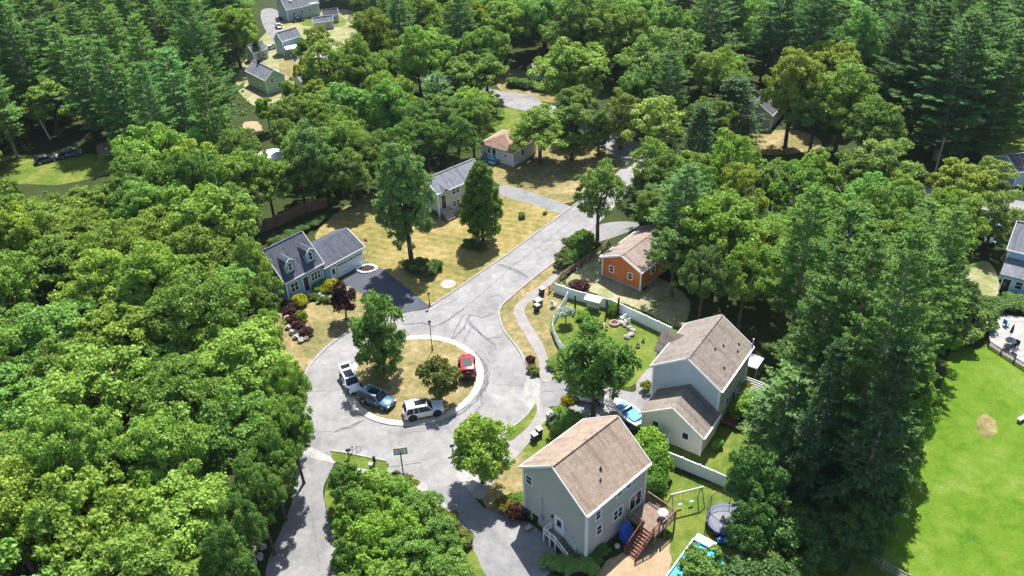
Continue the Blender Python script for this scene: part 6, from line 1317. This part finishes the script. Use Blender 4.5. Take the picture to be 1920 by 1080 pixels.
for i, (x, y, r, H, kd, tn, lb) in enumerate([
    (436, 55, 44, 14, 'oak', bright, 'bright leafy tree at the right end of the upper left pine stand'), (398, 20, 36, 14, 'oak', mid_, 'leafy tree at the very top between pines and houses'),
    (570, 96, 20, 8, 'low', mid_, 'small leafy tree right of the teal house'), (592, 78, 24, 9, 'oak', yel, 'pale leafy tree below the blue shed'), (545, 168, 15, 6, 'low', bright, 'small bright tree at the front of the green house'),
    (575, 128, 22, 9, 'low', yel, 'yellow-green tree right of the green house garage'), (610, 120, 38, 12, 'airy', (1.35, 1.35, 1.1), 'feathery yellow-green tree at the left of the top middle wood'),
    (498, 205, 20, 7, 'low', bright, 'small bright tree below the green house'), (545, 215, 34, 10, 'oak', mid_, 'leafy tree above the white canopy roof'), (600, 215, 36, 10, 'airy', bright, 'airy tree in the wood above the board fence'),
    (585, 290, 46, 13, 'airy', (.8, 1.0, 1.1), 'blue-green feathery tree right of the white canopy roof'), (645, 265, 42, 11, 'oak', bright, 'bright leafy tree behind the board fence end'), (540, 255, 30, 9, 'low', mid_, 'leafy tree directly above the white canopy roof'),
    (655, 322, 38, 10, 'oak', mid_, 'leafy tree at the back corner of the dry lawn'), (560, 322, 40, 10, 'oak', mid_, 'leafy tree overhanging the middle of the board fence'), (498, 335, 40, 11, 'oak', bright, 'leafy tree at the left end of the board fence'),
    (455, 330, 46, 12, 'oak', bright, 'broad tree between the dense left wood and the board fence'), (440, 395, 44, 11, 'oak', mid_, 'tree just behind the blue cape house, left of the board fence'), (700, 290, 36, 10, 'oak', mid_, 'leafy tree shading the hidden silver car'),
    (1400, 318, 42, 11, 'airy', bright, 'airy bright tree hiding the middle of the cross street'), (1452, 340, 42, 10, 'oak', mid_, 'leafy tree just right of the airy one along the cross street'), (1525, 335, 44, 11, 'oak', bright, 'broad bright tree by the cross street under the billowing trees'), (1590, 330, 42, 10, 'airy', mid_, 'loose tree by the cross street left of the pale green oak'), (1300, 335, 42, 11, 'airy', bright, 'loose yellow-green tree at the near side of the street bend'), (1245, 330, 36, 10, 'oak', mid_, 'leafy tree below the pale feathery tree at the street bend'), (1690, 370, 40, 10, 'oak', bright, 'bright tree left of the foot of the utility pole'),
    (545, 805, 44, 12, 'oak', (1.0, 1.2, .85), 'leafy tree leaning over the left edge of the turning circle'), (508, 872, 46, 12, 'oak', (.8, 1.0, .8), 'darker leafy tree at the top of the lower left driveway'), (484, 935, 46, 12, 'oak', (.75, .95, .8), 'dark leafy tree on the left side of the lower left driveway'), (455, 1000, 46, 12, 'oak', (.7, .9, .8), 'dark leafy tree lower on the left side of the lower left driveway'), (425, 1070, 50, 12, 'oak', (.7, .9, .8), 'dark leafy tree at the picture bottom left of the driveway'), (545, 735, 40, 11, 'oak', (1.05, 1.25, .85), 'bright leafy tree beside the far left of the turning circle'),
    (1218, 305, 36, 10, 'airy', bright, 'loose bright tree at the inside of the street bend'), (1228, 392, 34, 9, 'oak', mid_, 'leafy tree between the street and the orange building roof'), (1205, 345, 24, 6, 'low', mid_, 'small leafy tree at the right verge of the street'),
    (28, 405, 40, 9, 'oak', bright, 'leafy tree at the lower left edge of the far left meadow'), (105, 398, 38, 8, 'oak', mid_, 'leafy tree below the middle of the far left meadow'), (170, 378, 36, 8, 'oak', bright, 'leafy tree below the right end of the far left meadow'), (75, 445, 42, 11, 'oak', bright, 'leafy tree in the second row below the far left meadow'), (5, 362, 30, 8, 'low', mid_, 'small tree where the far left meadow meets the picture edge'),
    (493, 562, 34, 10, 'oak', mid_, 'leafy tree touching the left end of the blue cape house'), (500, 628, 34, 9, 'oak', bright, 'leafy tree on the bank left of the purple shrubs'), (470, 500, 38, 11, 'oak', bright, 'leafy tree just left of the cape house roof'),
    (1262, 410, 40, 9, 'oak', mid_, 'leafy tree behind the roof of the orange building'),
    (800, 262, 36, 10, 'oak', (.7, .9, .75), 'dark leafy tree behind the grey raised ranch roof'), (752, 272, 34, 10, 'oak', (.75, .95, .75), 'dark leafy tree behind the tall ash'), (858, 258, 34, 10, 'oak', (.65, .85, .75), 'dark leafy tree between the raised ranch and the white bungalow'), (705, 318, 30, 8, 'low', (.6, .8, .7), 'dark low tree at the back left of the dry lawn'), (775, 235, 38, 11, 'oak', (.8, 1.0, .8), 'round leafy tree two rows behind the raised ranch'), (830, 215, 38, 11, 'oak', mid_, 'leafy tree in the wood left of the bungalow, upper one'), (885, 225, 34, 11, 'oak', mid_, 'leafy tree at the wood edge above the white bungalow'),
    (612, 322, 30, 9, 'low', mid_, 'dark tree at the right end of the board fence'), (455, 290, 40, 12, 'oak', mid_, 'tree at the dirt patch left of the white canopy roof')]): TC(kd, x, y, r, H, lb, tint=tn)
def dead_tree(bx, by, H, label, seed):
    rg = random.Random(seed); p = at(bx, by); t = empty('dead_tree', p, 0, label, 'tree'); b = MB(); b.tube([(0, 0, 0), (.3, 0, H*.5), (.6, .2, H)], [.16, .11, .03], 7); b.build('trunk', M['dead_bark'], t); b = MB()
    for k in range(26):
        z = H*rg.uniform(.3, .95); a = rg.uniform(0, 6.28); L = H*.26*(1.15-z/H)+.8; o_ = Vector((.6*z/H, .1*z/H, z)); m_ = o_+Vector((math.cos(a)*L*.5, math.sin(a)*L*.5, .1)); e_ = o_+Vector((math.cos(a+.2)*L, math.sin(a+.2)*L, rg.uniform(-.7, .3)))
        b.tube([o_, m_, e_], [.05, .035, .01], 5)
        for _ in range(4): q = m_.lerp(e_, rg.random()); b.tube([q, q+Vector((rg.uniform(-.7, .7), rg.uniform(-.7, .7), rg.uniform(-.4, .3)))], [.02, .006], 4)
    b.build('branches', M['dead_bark'], t)
M['dead_bark'] = mat('dead_bark', (.42, .38, .34), .9, noise=(3, .3))
dead_tree(1700, 668, 9, 'bare dead tree with pale limbs beside the gravel at the field tip', 3)
dead_tree(1585, 905, 13, 'bare dead pine with pale limbs hanging in the big pine group', 8)
dead_tree(1728, 640, 7, 'small bare dead tree nearest the grey-green shrubs at the field tip', 5)
# ---- woods filled tree by tree
def inside(P, x, y):
    c = False; j = len(P)-1
    for i in range(len(P)):
        if (P[i][1] > y) != (P[j][1] > y) and x < (P[j][0]-P[i][0])*(y-P[i][1])/(P[j][1]-P[i][1])+P[i][0]: c = not c
        j = i
    return c
OPEN = [  # photo-pixel outlines that must stay free of tree feet
    [(590, 400), (640, 380), (760, 325), (905, 285), (950, 250), (1190, 258), (1210, 300), (1190, 345), (1120, 425), (1060, 470), (1130, 540), (1290, 560), (1300, 640), (1240, 700), (1420, 800), (1400, 930), (1380, 1100), (500, 1100), (560, 880), (570, 700), (520, 620), (520, 560), (500, 430)],
    [(50, 285), (190, 285), (230, 315), (120, 350), (40, 350)], [(1840, 235), (1980, 235), (1980, 400), (1880, 380)], [(1780, 480), (1880, 430), (2000, 430), (2200, 1150), (1700, 1150), (1740, 900), (1760, 640)],
    [(925, 130), (1060, 135), (1060, 200), (1200, 270), (1200, 320), (1090, 262), (920, 200)], [(470, 175), (540, 180), (650, 40), (480, -10), (480, 90)], [(1370, 232), (1500, 220), (1540, 285), (1380, 290)], [(1190, 292), (1480, 316), (1740, 340), (1740, 378), (1480, 356), (1190, 322)]]
BOX = []
for o in list(COL.objects):
    if o.parent is None and o.type == 'EMPTY' and o.get('category') in ('house', 'garage', 'shed', 'outbuilding', 'canopy', 'car', 'pool'): BOX.append((o.location.x, o.location.y))
HID = [(478, 8, 590, 30, 60), (515, 50, 555, 85, 40), (466, 115, 520, 175, 30), (470, 85, 500, 118, 20)]  # windows onto far houses to keep open
def keepopen(x, y, H, Rr):
    """would this tree cover something the photo shows?"""
    for hx0, hy0, hx1, hy1 in [(488, 0, 590, 30), (518, 52, 552, 98), (470, 118, 520, 178), (470, 85, 505, 118), (600, 10, 645, 30), (975, 112, 1020, 150), (905, 250, 975, 312), (942, 168, 990, 195), (488, 280, 530, 302), (1425, 188, 1450, 232), (1890, 280, 1925, 335), (800, 295, 890, 390), (475, 375, 612, 430), (60, 285, 200, 335), (500, 430, 690, 560), (1860, 430, 1925, 545), (1430, 262, 1500, 278), (1745, 262, 1765, 345), (1168, 308, 1190, 340), (1875, 240, 1925, 275), (548, 880, 600, 960), (528, 950, 600, 1010), (515, 1010, 610, 1080)]:
        for zz in (.35, .6, .85):
            px, py = pix((x, y, H*zz)); r = Rr*ppm(px, py, H*zz)*.85
            qx = min(max(px, hx0), hx1); qy = min(max(py, hy0), hy1)
            if math.hypot(px-qx, (py-qy)) < r: return False
    return True
REG = [  # name, crown-centre outline, z, spacing, kinds, label, group, tint range
    ('left', [(-150, 330), (0, 350), (70, 395), (150, 345), (230, 300), (300, 290), (345, 270), (430, 270), (505, 345), (430, 440), (480, 500), (480, 570), (500, 640), (520, 760), (535, 840), (490, 900), (430, 1000), (360, 1150), (-200, 1200)], 9, 6.2, [('oak', 13, 4.7, 1)], 'leafy green tree in the dense wood left of the turning circle', 'leafy trees of the left wood', (1.14, 1.28, .86)),
    ('midwood', [(520, 210), (560, 170), (640, 150), (760, 150), (930, 130), (940, 210), (900, 262), (820, 280), (740, 285), (700, 310), (650, 340), (590, 370), (540, 350), (520, 280)], 9, 6.6, [('oak', 12, 4.4, 3), ('low', 10, 3.8, 1), ('pine', 15, 3.6, .35)], 'leafy tree in the wood behind the board fence and the raised ranch', 'trees of the wood behind the raised ranch', (.95, 1.12, .8)),
    ('topleft', [(-260, -60), (480, -60), (480, 60), (440, 110), (465, 190), (420, 215), (250, 225), (120, 225), (40, 160), (-150, 180)], 13, 6.6, [('pine', 23, 4.4, 4), ('grandpine', 24, 5, 2)], 'tall grey-green pine in the pine stand at upper left', 'pines of the upper left stand', (1.1, 1.25, 1.0)),
    ('farleft', [(-200, 170), (-20, 150), (60, 170), (70, 250), (0, 300), (-200, 300)], 9, 7, [('oak', 12, 4.4, 1)], 'leafy tree beyond the meadow at far left', 'leafy trees at far left', (1.1, 1.25, .75)),
    ('topmid', [(600, -70), (980, -70), (960, 60), (925, 110), (860, 130), (760, 130), (640, 140), (560, 130), (575, 70), (650, 60), (655, 0)], 9, 7.2, [('oak', 14, 4.9, 4), ('pine', 19, 4.2, .8)], 'leafy tree in the wood at the top middle', 'trees of the top middle wood', (1.15, 1.25, .9)),
    ('topcentre', [(980, -80), (1345, -80), (1345, 95), (1250, 60), (1180, 60), (1000, 70)], 10, 7.4, [('oak', 14, 5, 4), ('airy', 15, 4.4, 1), ('pine', 20, 4.4, 1)], 'tree in the woods', 'trees of the top centre wood', (1.0, 1.12, .95)),
    ('topright', [(1350, -80), (2150, -80), (2150, 160), (1900, 160), (1850, 60), (1640, 90), (1480, 110), (1350, 90)], 12, 7.0, [('pine', 23, 4.6, 3), ('oak', 15, 5, 1.5)], 'tall dark tree in the forest along the top right', 'trees of the top right forest', (.78, .95, .92)),
    ('rightfill', [(1180, 130), (1330, 110), (1420, 150), (1420, 240), (1300, 200), (1200, 190)], 9, 7, [('oak', 12, 4.4, 2), ('pine', 16, 4, 1)], 'tree behind the pale feathery tree at upper right', 'trees behind the feathery tree', (.85, 1.0, .9)),
    ('rightmid', [(1225, 320), (1340, 285), (1480, 300), (1600, 330), (1700, 330), (1740, 400), (1760, 520), (1720, 600), (1600, 560), (1460, 560), (1420, 590), (1330, 560), (1300, 430), (1240, 410)], 9, 6.0, [('oak', 11, 3.8, 3), ('pine', 14, 3.8, 1.3), ('airy', 12, 3.8, 2)], 'tree in the mixed wood between the orange building and the right-hand street', 'trees of the mixed wood at right', (.95, 1.15, .85)),
    ('conifers', [(1440, 560), (1700, 560), (1740, 640), (1700, 700), (1640, 900), (1480, 900), (1440, 800), (1430, 640)], 11, 6.6, [('pine', 18, 4.6, 2), ('hemlock', 14, 4.4, 1)], 'dark pine in the conifer group between the grey house and the field', 'pines beside the field', (.8, .95, .9)),
    ('bottomright', [(1400, 1010), (1500, 980), (1640, 980), (1690, 1060), (1640, 1200), (1360, 1200)], 5, 6, [('low', 7, 3.4, 1)], 'low dark leafy tree in the shade at the bottom right', 'dark trees at the bottom right', (.5, .68, .6)),
]
ORD = 'zeroth first second third fourth fifth sixth seventh eighth ninth tenth eleventh twelfth thirteenth fourteenth fifteenth sixteenth seventeenth eighteenth nineteenth twentieth twenty-first twenty-second twenty-third twenty-fourth twenty-fifth'.split()
WOOD = dict(left='left wood', midwood='board fence wood', topleft='upper left pine stand', farleft='clump at far left', topmid='top middle wood', topright='top right forest', topcentre='top centre wood', rightfill='upper right clump', rightmid='mixed wood at right', conifers='fieldside conifers', bottomright='bottom right clump')
cnt = {'broad': 0, 'pine': 0}
for nm, poly, z, sp, kinds, lb, gp, tb in REG:
    W = [at(x, y, z) for x, y in poly if True]; X0, X1 = min(p.x for p in W), max(p.x for p in W); Y0, Y1 = min(p.y for p in W), max(p.y for p in W)
    WP = [(p.x, p.y) for p in W]; rg = random.Random(len(nm)*7+3); pts = []
    n_try = int((X1-X0)*(Y1-Y0)/(sp*sp)*26)
    cand = []
    for _ in range(n_try):
        x, y = rg.uniform(X0, X1), rg.uniform(Y0, Y1)
        if not inside(WP, x, y): continue
        far = max(0, (y-150)/150); s_ = sp*(1+far*.42)
        if any((x-a)**2+(y-b)**2 < s_*s_ for a, b in pts): continue
        if any((x-a)**2+(y-b)**2 < (max(r_*.9, s_*.5)+s_*.22)**2 for a, b, r_ in trees if r_ > 1.5 and (a, b) not in pts): continue
        bx, by = pix((x, y, 0))
        if any(inside(o_, bx, by) for o_ in OPEN): continue
        if any(math.hypot(x-a, y-b) < 6.5 for a, b in BOX): continue
        pts.append((x, y))
    pts.sort(key=lambda p: p[1]); row = {}; step = sp*1.5; rows = sorted({int((y-pts[0][1])/step) for x, y in pts}) if pts else []
    for k in rows:
        rw = sorted([p for p in pts if int((p[1]-pts[0][1])/step) == k])
        for j, p in enumerate(rw): row[p] = (rows.index(k)+1, j+1)
    for x, y in pts:
        u = rg.random()*sum(k[3] for k in kinds)
        for kd, H, Rr, w in kinds:
            u -= w
            if u <= 0: break
        far = max(0, (y-150)/150); q = rg.uniform(.74, 1.2); H2_, R2_ = H*q, Rr*rg.uniform(.82, 1.2)*(1+far*.3)
        if not keepopen(x, y, H2_, R2_):
            if keepopen(x, y, H2_*.5, R2_*.7): H2_ *= .5; R2_ *= .7
            else: continue
        broad = kd in ('oak', 'low', 'airy'); 
        g = rg.uniform(.72, 1.22); ww = rg.uniform(-.17, .15)
        tn = (tb[0]*g*(1+ww), tb[1]*g, tb[2]*g*(1-ww)) if broad or nm in ('topright', 'topleft', 'conifers') else (.85*g, 1.02*g, .95*g)
        if nm == 'topright' and broad: tn = tuple(v*1.5 for v in tn)
        noun = 'leafy tree' if broad else ('conifer' if kd == 'hemlock' else 'pine')
        tone = 'bright' if g > 1.06 else ('dark' if g < .9 else 'mid-green'); ri, ci = row[(x, y)]
        L_ = '%s %s, %s from left in row %s from the front of the %s' % (tone, noun, ORD[min(ci, 25)], ORD[min(ri, 25)].replace('first', 'one') if 0 else ORD[min(ri, 25)], WOOD[nm])
        L_ = L_.replace('in row ', 'in the ').replace(' from the front', ' row')
        put(kd, x, y, H2_, R2_, L_, tint=tn, group=gp+(' (pines)' if not broad and nm in ('midwood', 'topmid', 'topcentre', 'topright', 'rightfill', 'rightmid') else ''))
        cnt['broad' if broad else 'pine'] += 1
    print(nm, len(pts))
# undergrowth carpeting the gaps between the trunks
rgn = np.random.default_rng(77); Cl = []; OPW = [[(p.x, p.y) for p in (at(*q) for q in o_ if q[1] > -60)] for o_ in OPEN]
for nm, poly, z, sp, kinds, lb, gp, tb in REG:
    WP = [(p.x, p.y) for p in (at(x, y, 2) for x, y in poly)]; X0, X1 = min(p[0] for p in WP), max(p[0] for p in WP); Y0, Y1 = min(p[1] for p in WP), min(260, max(p[1] for p in WP))
    if nm in ('topright',): Y1 = 200
    for _ in range(int((X1-X0)*(Y1-Y0)*.42)):
        x, y = rgn.uniform(X0, X1), rgn.uniform(Y0, Y1)
        if not inside(WP, x, y): continue
        bx, by = pix((x, y, 0))
        if any(inside(o_, bx, by) for o_ in OPEN): continue
        Cl.append((x, y, rgn.uniform(.3, .8)))
Cl = np.array(Cl)[:9000]; kk = 22; cc = np.repeat(Cl, kk, 0); e = unit(rgn.normal(size=(len(cc), 3))+np.array([0, 0, .6])); e[:, 2] = np.abs(e[:, 2])
me = card_mesh('undergrowth', np.stack([cc[:, 0]+e[:, 0]*cc[:, 2]*1.2, cc[:, 1]+e[:, 1]*cc[:, 2]*1.2, e[:, 2]*cc[:, 2]*.9+.05], 1), unit(e+rgn.normal(size=e.shape)*.5), rgn.uniform(.12, .24, len(cc)), M['leaf'], .62, rgn)
o = bpy.data.objects.new('undergrowth', me); COL.objects.link(o); o.color = (.75, .9, .7, 1); tag(o, 'low green undergrowth and ferns on the floor of the woods', 'undergrowth', kind='stuff')
hb = MB().box((0, 150, 33), (900, 640, 68)).build('haze', bpy.data.materials.new('haze_air')); hb['kind'] = 'stuff'; hb['label'] = 'thin pale summer haze in the air'
hm = hb.data.materials[0]; hm.use_nodes = True; hn = hm.node_tree.nodes; hn.remove(hn['Principled BSDF']); pv = hn.new('ShaderNodeVolumePrincipled'); pv.inputs['Color'].default_value = (.78, .90, 1, 1); pv.inputs['Density'].default_value = .00006; pv.inputs['Anisotropy'].default_value = .2
hm.node_tree.links.new(pv.outputs[0], hn['Material Output'].inputs['Volume'])
print('undergrowth', len(Cl), {k: [len(v[0].polygons) for v in L] for k, L in LIB.items()})
print('wood trees', cnt, 'objects', len(COL.objects))
# bare birch stem
p = at(95, 262); b = MB(); b.tube([(0, 0, 0), (-.6, 0, 3.5), (-1.6, .2, 7.5)], [.14, .11, .05], 7); b.tube([(-.7, 0, 4), (.4, .3, 6)], [.06, .02], 6)
o = b.build('birch_stem', M['white']); o.location = p; tag(o, 'pale leaning bare birch stem before the dark wood at far left', 'tree')

# twins of a row are told apart by their order from the left
same = {}
for o in COL.objects:
    if o.parent is None and o.get('label') and o.get('category'): same.setdefault(o['label'], []).append(o)
for lb, L in same.items():
    if len(L) > 1:
        L.sort(key=lambda o: pix(o.location)[0])
        for i, o in enumerate(L):
            o['label'] = ' '.join(lb.split()[:12])+', '+ORD[i+1]+' from the left' if len(lb.split()) <= 12 else lb+', '+ORD[i+1]
